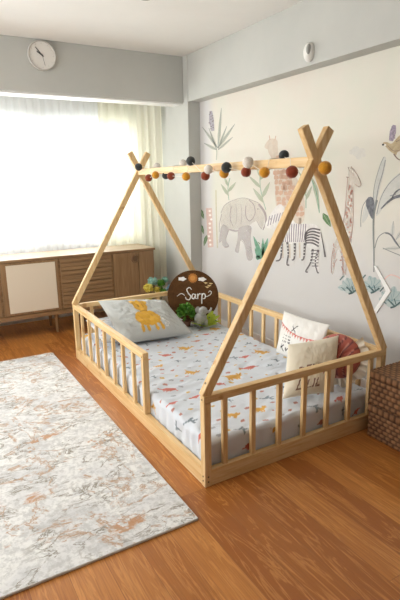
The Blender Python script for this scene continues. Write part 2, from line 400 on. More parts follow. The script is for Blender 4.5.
for i in range(1, 8):
    y = GY+.014+(L-S/2-GY-.014)*i/8; part('slat', box(new(), (.007, y-.0125, .082), (.026, y+.0125, HP-S), .0015), PZ)
for i in range(1, 13):
    y = S/2+(L-S)*i/13; part('slat', box(new(), (W-.026, y-.0125, .082), (W-.007, y+.0125, HP-S), .0015), PZ)
AP = V((.602, 0, 1.437))
for y in (.018, L-.018):
    for sx, bx_ in ((1, .012), (-1, W-.012)):
        foot = V((bx_, y, HP-.004)); ap = V((AP.x, y, AP.z)); d = (ap-foot).normalized(); tip = foot+d*((ap-foot).length+.155)
        off = V((0, .0006*sx, 0))
        part('canopy_pole', beam(new(), foot+off, tip+off, .042, .034, (0, 0, 1) if False else d.cross(V((0, 1, 0)))), PZ)
part('ridge_pole', box(new(), (AP.x-.021, .035, 1.405), (AP.x+.021, L-.035, 1.45), .003), PY)
for p in ((.017, -.0004, .05), (.017, -.0004, .025)): part('screw', lathe(new(), p, [(.004, 0), (.004, .0015), (.002, .002)], 12, (0, -1, 0)), metal_m)
for p in ((-.0004, .017, .05), (-.0004, .017, .028), (-.0004, GY+.014, .42), (-.0004, .017, .425)): part('screw', lathe(new(), p, [(.004, 0), (.004, .0015), (.002, .002)], 12, (-1, 0, 0)), metal_m)
fd = (AP-V((.012, 0, HP))).normalized(); side = V((-fd.z, 0, fd.x)) 
part('screw', lathe(new(), V((.012, .018, HP))+fd*.05+side*.0212, [(.005, 0), (.005, .0015), (.002, .002)], 12, side), metal_m)

# ------------------------------------------------------------------ prints (coloured patterns woven into cloth)
OCH, RED, TEA, BRN, WHT = (.66, .36, .06), (.55, .14, .10), (.20, .25, .29), (.10, .045, .02), (.86, .86, .84)
def ell(x, y, cx, cy, rx, ry, a=0):
    c, s = math.cos(a), math.sin(a); dx, dy = x-cx, y-cy
    u, v = (dx*c+dy*s)/rx, (-dx*s+dy*c)/ry; return u*u+v*v < 1
def seg(x, y, ax, ay, bx, by, w):
    dx, dy = bx-ax, by-ay; q = dx*dx+dy*dy; t = max(0, min(1, ((x-ax)*dx+(y-ay)*dy)/q)) if q else 0
    return math.hypot(x-ax-t*dx, y-ay-t*dy) < w
def beast(x, y):      # four-legged animal, unit size about 1.6 x 1.2
    if ell(x, y, .52, .26, .24, .20): return 2 if math.hypot(x-.60, y-.32) < .05 else 1
    if ell(x, y, 0, 0, .58, .33) or seg(x, y, -.5, .1, -.78, .3, .07) or seg(x, y, .62, .4, .70, .58, .07) or seg(x, y, .42, .4, .38, .56, .07): return 1
    for lx in (-.40, -.18, .2, .38):
        if seg(x, y, lx, -.15, lx+.02, -.52, .08): return 1
    return 0
def bird(x, y):
    if ell(x, y, 0, 0, .5, .34, .3) or ell(x, y, .45, .26, .18, .16) or seg(x, y, .58, .26, .8, .22, .06) or seg(x, y, -.4, -.12, -.85, -.2, .10): return 1
    if seg(x, y, -.05, -.15, -.1, -.5, .04) or seg(x, y, .12, -.15, .1, -.5, .04): return 1
    return 0
def twig(x, y):
    if seg(x, y, -.6, -.2, .6, .2, .09) or seg(x, y, -.1, 0, .15, .42, .12) or seg(x, y, .2, .05, .5, -.3, .12): return 1
    return 0
KIND = {'b': (beast, OCH), 'r': (bird, RED), 't': (twig, TEA), 'd': (bird, (.50, .22, .16))}
def blob(x, y): return 1 if ell(x, y, 0, 0, .9, .6) else 0
KIND.update(o=(blob, (.62, .40, .10)), p=(blob, (.45, .20, .16)), q=(blob, (.36, .38, .42)))
prints = []
MT = .20
for k, s, px, py in [('b', .050, 184, 348), ('b', .046, 191, 372), ('b', .062, 233, 377), ('b', .055, 261, 352), ('b', .042, 259, 409), ('b', .040, 232, 415),
                     ('r', .042, 166, 355), ('d', .035, 197, 341), ('r', .050, 168, 390), ('r', .052, 249, 368), ('r', .034, 219, 385), ('d', .03, 201, 350), ('r', .034, 245, 357), ('r', .036, 172, 404),
                     ('t', .034, 176, 361), ('t', .038, 152, 377), ('t', .03, 197, 361), ('t', .034, 199, 380), ('t', .034, 215, 340), ('t', .034, 233, 358), ('t', .036, 248, 344), ('t', .032, 275, 360), ('t', .030, 269, 367), ('t', .045, 189, 421), ('t', .03, 228, 400),
                     ('b', .045, 214, 329), ('r', .035, 205, 335), ('t', .035, 222, 333)]:
    p = at(px, py, 2, MT); prints.append((k, s*1.32, p.x, p.y, random.uniform(-.5, .5)-.5))
for _i in range(500):
    x, y = random.uniform(.04, 1.12), random.uniform(.05, 1.95)
    if all((x-q[2])**2+(y-q[3])**2 > .14**2 for q in prints):
        k = random.choice('brttd'); prints.append((k, random.uniform(.040, .062), x, y, random.uniform(-.7, .4)-.4))
def print_col(x, y, base):
    for k, s, cx, cy, a in prints:
        dx, dy = x-cx, y-cy
        if abs(dx) < s and abs(dy) < s:
            c, sn = math.cos(a), math.sin(a)
            h = KIND[k][0]((dx*c+dy*sn)/s, (-dx*sn+dy*c)/s)
            if h: return KIND[k][1] if h == 1 else BRN
    return base

# ------------------------------------------------------------------ mattress with fitted sheet
MX0, MX1, MY0, MY1 = .034, W-.034, .034, L-.034
t = thing('mattress', ((MX0+MX1)/2, (MY0+MY1)/2, 0), 'mattress in a pale printed cotton sheet, lying inside the pine bed frame', 'mattress')
obj('mattress_core', box(new(), (MX0+.012, MY0+.012, .0), (MX1-.012, MY1-.012, MT-.02), .02), mat('ticking', (.7, .7, .7), .9), t)
def fold(a, w, r=.028):
    """arc-length coordinate -> (position, drop) for cloth bending over an edge at 0 and w"""
    def one(d):
        if d <= 0: return d, 0
        if d < r*math.pi/2: return r*math.sin(d/r), r*(1-math.cos(d/r))
        return r, r + d - r*math.pi/2
    if a < r: p, z = one(r-a); return r-p, z
    if a > w-r: p, z = one(a-(w-r)); return w-r+p, z
    return a, 0
w_, l_ = MX1-MX0, MY1-MY0; st = .006; drop = .165
na, nb = int((w_+2*drop)/st), int((l_+2*drop)/st)
b = new(); grid = []; info = []
for i in range(na+1):
    a = -drop+(w_+2*drop)*i/na; px_, dz = fold(a, w_); row = []
    for j in range(nb+1):
        c = -drop+(l_+2*drop)*j/nb; py_, ez = fold(c, l_)
        P = V((a*1.0, c, 0))
        edge = min(1, max(0, (min(a, w_-a, c, l_-c)+.06)/.12))
        wr = .008*noise.noise(P*4)+.0075*noise.noise(V((a*7+c*3, c*16-a*8, 3)))+.0060*abs(noise.noise(V((a*14-c*5, c*22+a*6, 7))))
        z = MT - min(dz+ez, MT-.006) + wr*(1-min(1, (dz+ez)/.05))
        out = min(1, (dz+ez)/.05)
        ruf = .007*noise.noise(V((a*10, c*22, z*5)))*out + .004*math.sin((c if dz > ez else a)*75+3*noise.noise(P*6))*out
        X, Y = MX0+px_, MY0+py_
        if dz > 0: X += ruf+.004 if a < w_/2 else -ruf-.004
        if ez > 0: Y += (.5*ruf+.003 if c < l_/2 else -ruf-.004)
        row.append(b.verts.new((X, Y, z))); info.append((a, c))
    grid.append(row)
for i in range(na):
    for j in range(nb): b.faces.new((grid[i][j], grid[i+1][j], grid[i+1][j+1], grid[i][j+1]))
BASE = (.655, .70, .765)
sh = obj('fitted_sheet', b, sheet_m, t, smooth=True, label='pale sheet printed with small ochre, red and grey animals')
extra = [('b', .045, -.06, .62-MY0, 1.2), ('t', .05, -.05, .30, 1), ('r', .04, .23, -.075, 0), ('b', .03, .39, -.03, 0), ('t', .03, .55, -.06, 1.2), ('d', .035, .70, -.08, 0), ('t', .03, .86, -.06, 1.2), ('r', .035, .96, -.09, .3)]
prints_keep = prints
for _i in range(1500):
    x, y = random.uniform(.04, 1.12), random.uniform(.05, 1.95)
    if len(prints) < 330 and all((x-q[2])**2+(y-q[3])**2 > .062**2 for q in prints): prints.append((random.choice('opq'), random.uniform(.010, .019), x, y, random.uniform(-1, 1)))
prints = [(k, s, x-MX0, y-MY0, a) for k, s, x, y, a in prints_keep] + extra
paint(sh, lambda i, co: print_col(*info[i], BASE))
prints_w = prints; prints = prints_keep

# ------------------------------------------------------------------ pillows
def pillow(name, corners, T, fn, m, label, cat='pillow', nu=90, nv=66, pinch=.05, wr=.006, seed=0, sub=None):
    """corners BL, BR, TR, TL; bulges by T; fn(u, v, front) -> colour"""
    BL, BR, TR, TL = [V(c) for c in corners]; cen = (BL+BR+TR+TL)/4
    n = (BR-BL).cross(TL-BL).normalized(); b = new(); info = []; sides = []
    for sgn in (1, -1):
        g = []
        for i in range(nu+1):
            u = -1+2*i/nu; row = []
            for j in range(nv+1):
                v = -1+2*j/nv; uu = u*(1-pinch*(1-v*v)); vv = v*(1-pinch*(1-u*u))
                s, q = (uu+1)/2, (vv+1)/2
                p = BL*(1-s)*(1-q)+BR*s*(1-q)+TR*s*q+TL*(1-s)*q
                h = (max(0, 1-abs(u)**2.6)*max(0, 1-abs(v)**2.6))**.55
                w = noise.noise(V((u*2.2+seed, v*2.2, sgn)))*.6+noise.noise(V((u*6+v*3, v*5-u*2+seed, sgn)))*.35+.25*noise.noise(V((u*13+seed, v*9+u*7, sgn)))
                edge = min(1, 3.2*(1-max(abs(u), abs(v))))
                p = p + n*sgn*(T/2*h + wr*w*edge*2)
                row.append((p, (u, v, sgn)))
            g.append(row)
        sides.append(g)
    V0 = [[b.verts.new(x[0]) for x in r] for r in sides[0]]; info = [x[1] for r in sides[0] for x in r]
    V1 = []
    for i, r in enumerate(sides[1]):
        row = []
        for j, x in enumerate(r):
            if i in (0, nu) or j in (0, nv): row.append(V0[i][j])
            else: row.append(b.verts.new(x[0])); info.append(x[1])
        V1.append(row)
    for i in range(nu):
        for j in range(nv):
            b.faces.new((V0[i][j], V0[i+1][j], V0[i+1][j+1], V0[i][j+1])); b.faces.new((V1[i][j+1], V1[i+1][j+1], V1[i+1][j], V1[i][j]))
    b.verts.index_update()
    o = obj(name, b, m, loc=(cen.x, cen.y, min(c[2] for c in corners)), smooth=True); tag(o, label, cat)
    paint(o, lambda i, co: fn(*info[i])); return o
GP = (.50, .52, .51)
def grey_print(u, v, s):
    if s < 0: return GP
    x, y = (u+.06)*1.2, (v+.06)
    for q in ((.0, -.22, .42, .36), (.0, .40, .24, .30), (-.22, -.20, .18, .26), (.26, -.22, .16, .24)):
        if ell(x, y, *q):
            if seg(x, y, -.18, .12, .22, .12, .018) or seg(x, y, -.05, .35, -.05, .5, .02) or seg(x, y, .1, .35, .1, .5, .02): return (.40, .21, .03)
            return (.68, .38, .045)
    if ell(x, y, -.20, .62, .10, .13) or ell(x, y, .22, .62, .10, .13): return (.70, .42, .07)
    for lx in (-.32, -.14, .12, .30):
        if seg(x, y, lx, -.5, lx*1.1, -.72, .05): return (.66, .36, .04)
    for cx, cy in ((.50, -.38), (.56, -.52), (.48, -.62)):
        if .03 < math.hypot(x-cx, (y-cy)*.8) < .06: return (.75, .74, .70)
    return GP
pillow('printed_pillow', [(.185, 1.455, .235), (.735, 1.40, .235), (.665, 1.735, .435), (.16, 1.86, .475)], .16, grey_print, pillow_m,
       'grey pillow with an ochre bear print, leaning at the head of the bed', seed=2, wr=.013)
def sheet_print(u, v, s): return print_col(.5+u*.3, 1.0+v*.22, (.64, .66, .69))
pillow('bed_pillow', [(.06, 1.50, .25), (.60, 1.56, .25), (.60, 1.90, .30), (.07, 1.92, .32)], .09, sheet_print, pillow_m,
       'rumpled pale patterned pillow lying under the grey bear pillow', seed=9, wr=.012)
INK = (.03, .03, .035)
def bunting(u, v, s):
    base = (.80, .79, .76)
    if s < 0: return base
    line = .40-.18*math.sin((u+1)/2*math.pi)-.12*u
    if abs(v-line) < .022: return (.55, .13, .11)
    if line-.17 < v < line:
        k = ((u+1)*7.5) % 1; h = (line-v)/.17
        if abs(k-.5) < .42*(1-h): return (.62, .17, .14) if int((u+1)*7.5) % 2 else (.66, .30, .25)
    for ly, x0, x1 in ((.02, -.62, -.18), (-.14, -.66, -.22), (-.27, -.60, -.2)):
        if abs(v-ly) < .04 and x0 < u < x1 and ((u*23+ly*31) % 1) < .55 and ((u*51) % 1) < .75: return INK
    for q in ((-.60, -.46, -.60, -.72), (-.60, -.6, -.49, -.46), (-.58, -.58, -.46, -.74), (-.38, -.56, -.34, -.70), (-.34, -.70, -.28, -.56), (-.2, -.56, -.2, -.70)):
        if seg(u, v, *q, .020): return INK
    if seg(u, v, -.25, .62, -.05, .28, .015) or seg(u, v, -.05, .62, -.22, .3, .015): return INK
    return base
pillow('bunting_cushion', [(1.0, .75, .235), (.965, .34, .235), (1.058, .33, .515), (1.045, .73, .515)], .085, lambda u, v, s: bunting(u, v, s), pillow_m,
       'white cushion with a red bunting print, leaning on the wall-side rail', 'cushion', seed=4)
def lettering(u, v, s):
    base = (.74, .68, .55)
    if s < 0: return base
    DK = (.20, .09, .06)
    E_ = [(-.34, .02, -.34, -.26), (-.34, .02, -.2, .02), (-.34, -.12, -.22, -.12), (-.34, -.26, -.2, -.26)]
    D_ = [(-.12, .02, -.12, -.26), (-.12, .02, 0, -.06), (0, -.06, 0, -.2), (0, -.2, -.12, -.26)]
    E2 = [(.10, .02, .10, -.26), (.10, .02, .24, .02), (.10, -.12, .22, -.12), (.10, -.26, .24, -.26)]
    D0 = [(-.60, .0, -.60, -.24), (-.60, .0, -.48, -.05), (-.48, -.05, -.48, -.2), (-.48, -.2, -.60, -.24)]
    L_ = [(-.55, -.45, -.60, -.78), (-.60, -.78, -.42, -.78), (-.3, -.5, -.34, -.76), (-.2, -.5, -.24, -.76), (-.24, -.76, -.08, -.76), (.02, -.5, .0, -.76), (.14, -.5, .10, -.76), (.10, -.76, .24, -.74)]
    for q in D0+E_+D_+E2+L_:
        if seg(u, v, *q, .026): return DK
    if seg(u, v, .42, -.05, .34, -.35, .02) or seg(u, v, .5, -.05, .42, -.35, .02): return (.5, .2, .15)
    return base
pillow('lettered_cushion', [(.585, .175, .222), (.875, .095, .222), (1.0, .20, .495), (.72, .30, .465)], .13, lettering, pillow_m,
       'cream cushion with dark lettering, leaning just inside the foot rail', 'cushion', seed=6, wr=.004, pinch=.03)
# round terracotta cushion with ruffled cream edge
t = thing('round_cushion', (1.0, .20, .20), 'round terracotta striped cushion with a cream ruffle, in the bed corner by the baskets', 'cushion')
cc = V((1.0, .20, .372)); n = V((-.80, -.58, .16)).normalized(); ux = n.cross(V((0, 0, 1))).normalized(); uy = ux.cross(n).normalized()*-1
if uy.z < 0: uy = -uy
b = new(); inf = []
for sgn in (1, -1):
    rings = []
    for i in range(25):
        r = i/24; ring_ = []
        for k in range(72):
            a = k*2*math.pi/72
            h = .055*(1-r**2.5)**.6 + .004*math.sin(a*14)*r*(1-r)*4
            ring_.append(b.verts.new(cc+(ux*math.cos(a)+uy*math.sin(a))*r*.128+n*sgn*h)); inf.append((r*math.cos(a), r*math.sin(a)))
        rings.append(ring_)
    for p, q in zip(rings, rings[1:]):
        for k in range(72):
            f = (p[k], p[(k+1) % 72], q[(k+1) % 72], q[k]); b.faces.new(f if sgn < 0 else f[::-1])
b.verts.index_update()
o = obj('cover', b, pillow_m, t, smooth=True)
def terra(i, co):
    x, y = inf[i]; s = math.hypot(x+1.2, (y+.5)*.8)*3.6 % 1
    if s < .16: return (.16, .05, .06)
    if s < .28: return (.62, .28, .22)
    return (.47, .13, .10)
paint(o, terra)
b = new(); rr = []; RS = 1; a0_ = 0 if ux.x > 0 else math.pi
for k in range(151):
    a = math.radians(-125+k*170/150)*RS; row = []
    for i in range(6):
        f_ = i/5; row.append(b.verts.new(cc+(ux*(1 if ux.x > 0 else -1)*math.cos(a)+uy*math.sin(a))*(.118+.055*f_*(1+.15*math.sin(a*9)))+n*(.013*f_*math.sin(a*26+.6*math.sin(a*5)))))
    rr.append(row)
for p, q in zip(rr, rr[1:]):
    for i in range(5): b.faces.new((p[i], q[i], q[i+1], p[i+1]))
obj('ruffle', b, mat('cream_ruffle', (.76, .70, .60), .9, sheen=.1), t, smooth=True, label='cream ruffled edge')

# ------------------------------------------------------------------ felt ball garland on the ridge pole
t = thing('felt_ball_garland', (AP.x, 1.0, 1.40), 'string of rust, ochre, charcoal and ivory felt balls along the ridge pole', 'garland')
balls = []
def gball(px, py, m, x=.545, r=.0265):
    p = at(px, py, 0, x); balls.append((p, m, r))
for a in [(148.7, 178, F_RUST), (155.5, 175, F_OCH), (157, 166.5, F_WHITE, .655), (138.6, 167, F_DARK, .545, .028), (165.8, 175.5, F_DARK, .60), (171, 176, F_RUST), (186, 176.6, F_OCH),
          (183, 163.5, F_WHITE, .66), (190.7, 161, F_DARK, .57, .029), (205.4, 176, F_RUST), (208.4, 169.5, F_WHITE, .53), (224, 173.5, F_OCH), (226.4, 167.5, F_DARK, .53, .029), (246, 172, F_RUST), (248, 162.5, F_WHITE, .53, .029),
          (264.4, 172.4, F_OCH), (284, 155.5, F_DARK, .66), (292, 172, F_RUST, .545, .0285)]: gball(*a)
p = at(325, 168, 1, -.035); balls.append((p, F_OCH, .030))
names = {F_RUST.name: 'rust felt ball', F_OCH.name: 'ochre felt ball', F_DARK.name: 'charcoal felt ball', F_WHITE.name: 'ivory felt ball'}
for p, m, r in balls: obj('felt_ball', ball(new(), p, r, 24, 16, lump=.05), m, t, smooth=True, label=names[m.name])
order = sorted([q[0] for q in balls], key=lambda q: -q.y)
pts = []
for p, q in zip(order, order[1:]):
    for k in range(8):
        s = k/8; c = p.lerp(q, s); w = 4*s*(1-s)
        inside = abs(c.x-AP.x) < .030 and 1.40 < c.z < 1.455
        if inside: c = V((c.x, c.y, 1.4535))
        pts.append(c)
pts.append(order[-1]); obj('string', tube(new(), pts, .0016, 6), cord_m, t)

# ------------------------------------------------------------------ round name sign
sc0 = V((.958, 1.80, .418)); sn = V((-.62, -.76, .16)).normalized(); sx = V((sn.y, -sn.x, 0)).normalized()
if sx.x < 0: sx = -sx
sy = sn.cross(sx).normalized()
if sy.z < 0: sy = -sy
SR = .216
t = thing('name_sign', (sc0.x, sc0.y, MT), 'round dark wood-look name board with white script, leaning in the far bed corner', 'sign')
b = new(); lathe(b, sc0-sn*.006, [(SR-.003, 0), (SR, .002), (SR, .008), (SR-.003, .010)], 64, sn)
o = obj('board', b, sign_m, t)
def sp(x, y, h=.005): return sc0+sx*x*SR+sy*y*SR+sn*h
def stroke(bm, pts, w, h=.0062):
    pts = [(x*.84+.04, y*.84) for x, y in pts]
    # Catmull-Rom through the points, flat ribbon with rounded ends
    P = [V((*p, 0)) for p in pts]; out = []
    for i in range(len(P)-1):
        a, p, q, d = P[max(i-1, 0)], P[i], P[i+1], P[min(i+2, len(P)-1)]
        for k in range(8):
            s = k/8; out.append(.5*((2*p)+(q-a)*s+(2*a-5*p+4*q-d)*s*s+(3*p-a-3*q+d)*s**3))
    out.append(P[-1])
    tube(bm, [sp(c.x, c.y, h) for c in out], [w*SR*(.65+.35*math.sin(math.pi*i/(len(out)-1))) for i in range(len(out))], 6)
b = new(); wl = .025
stroke(b, [(-.78, -.02), (-.62, .10), (-.50, .09), (-.42, .02)], .014)
stroke(b, [(-.10, .30), (-.20, .40), (-.32, .30), (-.24, .12), (-.14, .0), (-.20, -.16), (-.34, -.14), (-.38, -.04)], wl)          # S
stroke(b, [(.06, .08), (-.04, .10), (-.08, -.06), (.0, -.12), (.07, .0), (.08, .10), (.09, -.08), (.15, -.11)], wl)                 # a
stroke(b, [(.18, .12), (.19, -.12), (.20, .02), (.27, .12), (.33, .10)], wl)                                                          # r
stroke(b, [(.38, .14), (.38, -.34), (.39, .02), (.46, .13), (.54, .06), (.52, -.08), (.42, -.10)], wl)                                # p
stroke(b, [(.54, -.02), (.66, .02), (.78, .10), (.82, .20), (.74, .26), (.68, .18)], .014)
obj('script_lettering', b, mat('white_lettering', (.85, .85, .82), .5), t, smooth=True, label='white script lettering reading Sarp')
b = new()
def fl(bm, pts, h=.0062, th=.0015):
    f = bm.faces.new([bm.verts.new(sp(x, y, h-.0022)) for x, y in pts]); 
    if f.normal.dot(sn) < 0: pass
    g = bmesh.ops.extrude_face_region(bm, geom=[f]); bmesh.ops.translate(bm, verts=[e for e in g['geom'] if isinstance(e, bmesh.types.BMVert)], vec=sn*(.002+th))
def disc(bm, cx, cy, rx, ry, n=24, **k): fl(bm, [(cx+rx*math.cos(i*2*math.pi/n), cy+ry*math.sin(i*2*math.pi/n)) for i in range(n)], **k)
fl(b, [(.0+(.20 if i % 2 else .155)*math.cos(i*math.pi/16), .70+(.20 if i % 2 else .155)*math.sin(i*math.pi/16)) for i in range(32)])
s_ = obj('sun', b, mat('amber_felt', (.45, .17, .03), .8), t)
b = new(); disc(b, 0, .70, .10, .10, h=.0085); obj('sun_disc', b, mat('amber_centre', (.62, .28, .06), .8), s_)
for cx in (-.42, .36):
    b = new(); pts = []
    for i in range(40):
        a = i*2*math.pi/40; r = 1+.14*math.cos(a*5); pts.append((cx+.15*r*math.cos(a), .66+.075*r*math.sin(a)))
    fl(b, pts); obj('cloud', b, white_m, t)
for (cx, cy) in ((.50, .50), (.64, .40), (.56, .34), (.70, .48)):
    b = new(); fl(b, [(cx-.09, cy+.04), (cx-.03, cy+.01), (cx, cy-.02), (cx+.09, cy+.03), (cx+.0, cy+.045)]); obj('bird', b, mat('gold_paint', (.72, .55, .25), .5), t)

# ------------------------------------------------------------------ leaves, toys and flowers at the head of the bed
def leaf(bm, base, d, nrm, ln, wd, cup=.15, mi=0, n=6):
    base, d = V(base), V(d).normalized(); side = d.cross(V(nrm)).normalized(); nn = side.cross(d)
    rows = []
    for i in range(n+1):
        s = i/n; w = wd*math.sin(math.pi*min(1, s*.92+.04))**.8*.5; c = base+d*ln*s - nn*(cup*ln*s*s)
        rows.append([bm.verts.new(c-side*w+nn*w*.3), bm.verts.new(c), bm.verts.new(c+side*w+nn*w*.3)])
    for a, e in zip(rows, rows[1:]):
        for k in (0, 1): f = bm.faces.new((a[k], a[k+1], e[k+1], e[k])); f.material_index = mi
def rnd(): return V((random.uniform(-1, 1), random.uniform(-1, 1), random.uniform(-1, 1))).normalized()
G1 = noisy('bright_green_leaf', (.06, .22, .02), (.18, .42, .05), 30, .6)
G2 = noisy('lime_felt_leaf', (.38, .50, .03), (.55, .66, .08), 40, .8)
G3 = noisy('deep_green_leaf', (.03, .09, .03), (.08, .18, .06), 30, .6)
# bushy green artificial plant
pc = V((.835, 1.70, MT+.004))
t = thing('leafy_plant', pc, 'small bushy bright green artificial plant between grey pillow and round sign', 'plant')
obj('pot', lathe(new(), pc, [(.028, 0), (.034, .005), (.040, .045), (.036, .047)], 24), mat('clay_pot', (.25, .12, .07), .8), t)
b = new()
for k in range(240):
    d = rnd(); d.z = abs(d.z)*.9+.1; o_ = pc+V((0, 0, .062))+V((d.x*.045, d.y*.045, d.z*.095)); leaf(b, o_, d+rnd()*.4, rnd()+V((0, 0, 1)), random.uniform(.03, .05), random.uniform(.016, .026), .3)
obj('foliage', b, G1, t, smooth=True)
# little grey felt elephant
ec = V((.925, 1.62, MT+.006)); E3 = felt('grey_felt', (.42, .42, .41)); ES = 1.35
t = thing('toy_elephant', ec, 'small grey felt elephant toy sitting in front of the round sign', 'toy')
b = new(); ball(b, ec+ES*V((0, 0, .050)), .054, sc_=(1.0, .8, .95)); ball(b, ec+ES*V((.012, -.010, .096)), .038, sc_=(1, .9, .95))
for q in ((-.022, -.018), (.026, -.018), (-.022, .018), (.026, .018)): tube(b, [ec+ES*V((*q, 0)), ec+ES*V((*q, .04))], .017, 12)
tube(b, [ec+ES*V((.028, -.016, .094)), ec+ES*V((.048, -.022, .088)), ec+ES*V((.058, -.024, .100)), ec+ES*V((.062, -.024, .112))], [.014, .012, .009, .007], 10)
obj('body', b, E3, t, smooth=True)
for sgn in (-1, 1): obj('ear', ball(new(), ec+ES*V((-.010, -.010+sgn*.024, .100)), .026, 16, 10, sc_=(.9, .25, 1.1)), E3, t, smooth=True)
for sgn in (-1, 1): obj('eye', ball(new(), ec+ES*V((.030, -.010+sgn*.016, .106)), .003, 8, 6), black_m, t)
b = new(); t = thing('felt_leaves', (.96, 1.63, MT+.006), 'lime green felt leaves around the grey toy elephant', 'artificial leaves')
lc = V((.955, 1.60, MT+.012))
for ang, ln, el in ((-2.9, .10, .25), (-2.4, .085, .15), (-.2, .09, .55), (.1, .10, .3), (-.6, .08, .2), (2.6, .09, .5), (.5, .10, .8), (-1.2, .07, .15), (.25, .085, .6), (-2.0, .08, .1)):
    leaf(b, lc+V((math.cos(ang)*.03, math.sin(ang)*.03, 0)), V((math.cos(ang), math.sin(ang), el+.25)), (0, 0, 1), ln*1.35, .060, .05)
obj('leaves', b, G2, t, smooth=True)
tc = V((1.055, 1.655, MT+.006)); t = thing('leaf_sprig', tc, 'dark green leafy sprig at the right edge of the round sign', 'artificial leaves')
b = new()
for k in range(34):
    d = rnd(); d.z = abs(d.z)*.9+.15; d.x = d.x-.3; leaf(b, tc+V((random.uniform(-.03, .02), random.uniform(-.03, .02), random.uniform(.0, .05))), d, (0, -.4, 1), .045, .020, .2)
obj('leaves', b, G3, t, smooth=True)
# vase of artificial flowers standing on the floor behind the head rail
vc = V((.765, 2.12, 0)); t = thing('flower_vase', vc, 'tall vase of yellow and blue artificial flowers behind the head rail', 'flower vase')
obj('vase', lathe(new(), vc, [(.05, 0), (.065, .02), (.07, .12), (.05, .25), (.034, .29), (.038, .31)], 32), mat('brown_ceramic', (.12, .08, .06), .35), t, smooth=True)
YF, BFm, TF = noisy('yellow_petal', (.62, .50, .05), (.80, .70, .16), 40, .7), noisy('blue_petal', (.12, .25, .35), (.25, .42, .52), 40, .7), noisy('teal_petal', (.18, .38, .33), (.34, .55, .48), 40, .7)
b = new()
heads = [((148.5, 288), YF, .038), ((157, 289.5), YF, .026), ((149, 298), YF, .030), ((152.5, 281.5), TF, .038), ((161, 283), G1, .032), ((165, 279.5), TF, .026), ((171, 289), BFm, .044), ((163, 291), G1, .028)]
hp = []
for (px, py), m, r in heads:
    p = at(px, py, 1, 2.075 if px < 168 else 2.06); hp.append((p, m, r)); tube(b, [vc+V((0, 0, .28)), (vc+V((0, 0, .34))+p)/2, p], .0025, 6)
obj('stems', b, G3, t)
for p, m, r in hp:
    b = new(); ball(b, p, r*.72, 16, 10, lump=.1)
    for k in range(60):
        d = rnd(); leaf(b, p+d*r*.66, d+rnd()*.9, d, r*.62, r*.5, .2, n=3)
    obj('flower_head' if m is not G1 else 'foliage', b, m, t, smooth=True)

# ------------------------------------------------------------------ wicker baskets
def basket(z0, z1, x0, x1, y0, y1, label, group):
    t = thing('wicker_basket', ((x0+x1)/2, (y0+y1)/2, z0), label, 'basket', group)
    def shell(name, a0, a1, c0, c1, h0, h1, top, rowh):
        b = new(); cols = []; per = [(a0, c0), (a1, c0), (a1, c1), (a0, c1), (a0, c0)]; pts = []; d = 0; st_ = .006
        for (p, q) in zip(per, per[1:]):
            Ln = math.hypot(q[0]-p[0], q[1]-p[1]); k = int(Ln/st_)
            nx_, ny_ = (q[1]-p[1])/Ln, -(q[0]-p[0])/Ln
            for i in range(k): s = i/k; pts.append((p[0]+(q[0]-p[0])*s, p[1]+(q[1]-p[1])*s, nx_, ny_, d+Ln*s))
            d += Ln
        rows = int((h1-h0)/rowh)*4; colr = []; vs = []
        for j in range(rows+1):
            z = h0+(h1-h0)*j/rows; r = (j/4); ri = int(min(r, rows/4-.01)); hf = math.sin(math.pi*(r-ri)); row = []
            for x, y, nx_, ny_, s in pts:
                w = .5+.5*math.cos(s*2*math.pi/.036+math.pi*ri); o = -.004+.0075*abs(hf)*(.35+.65*w)
                row.append(b.verts.new((x+nx_*o, y+ny_*o, z))); k = max(0, (abs(hf)**.5*min(1, .2+1.5*w))+.3*noise.noise(V((x*25, y*25, ri*3))))
                colr.append((.06+.34*k, .024+.175*k, .009+.075*k))  # strand tops paler, gaps darker: weave highlight and shade put into the colour
            vs.append(row)
        for p, q in zip(vs, vs[1:]):
            for k in range(len(p)): k2 = (k+1) % len(p); b.faces.new((p[k], p[k2], q[k2], q[k]))
        b.faces.new(vs[0][::-1])
        if top:
            st2 = .006; na_, nb_ = int((a1-a0)/st2), int((c1-c0)/st2); g = []
            for i in range(na_+1):
                row = []
                for j in range(nb_+1):
                    x, y = a0+(a1-a0)*i/na_, c0+(c1-c0)*j/nb_; ri = int(i/4); hf = abs(math.sin(math.pi*i/4)); w = .5+.5*math.cos(y*2*math.pi/.036+math.pi*ri)
                    row.append(b.verts.new((x, y, h1-.002+.005*hf*(.35+.65*w)))); k = max(0, (hf**.5*min(1, .2+1.5*w))+.3*noise.noise(V((x*25, y*25, 1))))
                    colr.append((.07+.35*k, .028+.185*k, .011+.08*k))  # lid weave likewise has its relief shading put into the colour
                g.append(row)
            for i in range(na_):
                for j in range(nb_): b.faces.new((g[i][j], g[i+1][j], g[i+1][j+1], g[i][j+1]))
        b.verts.index_update(); o = obj(name, b, wick_m, t, smooth=True); paint(o, lambda i, co: colr[i])
    lid = .045
    shell('body', x0+.005, x1-.005, y0+.005, y1-.005, z0, z1-lid-.001, False, .0235)
    shell('lid', x0, x1, y0, y1, z1-lid, z1, True, .0225)
basket(.0, .187, .985, 1.40, -.50, -.045, 'brown woven lidded basket on the floor, lower one of the stacked pair', 'stacked wicker baskets')
basket(.190, .375, .985, 1.40, -.50, -.045, 'brown woven lidded basket, upper one of the stacked pair beside the bed', 'stacked wicker baskets')

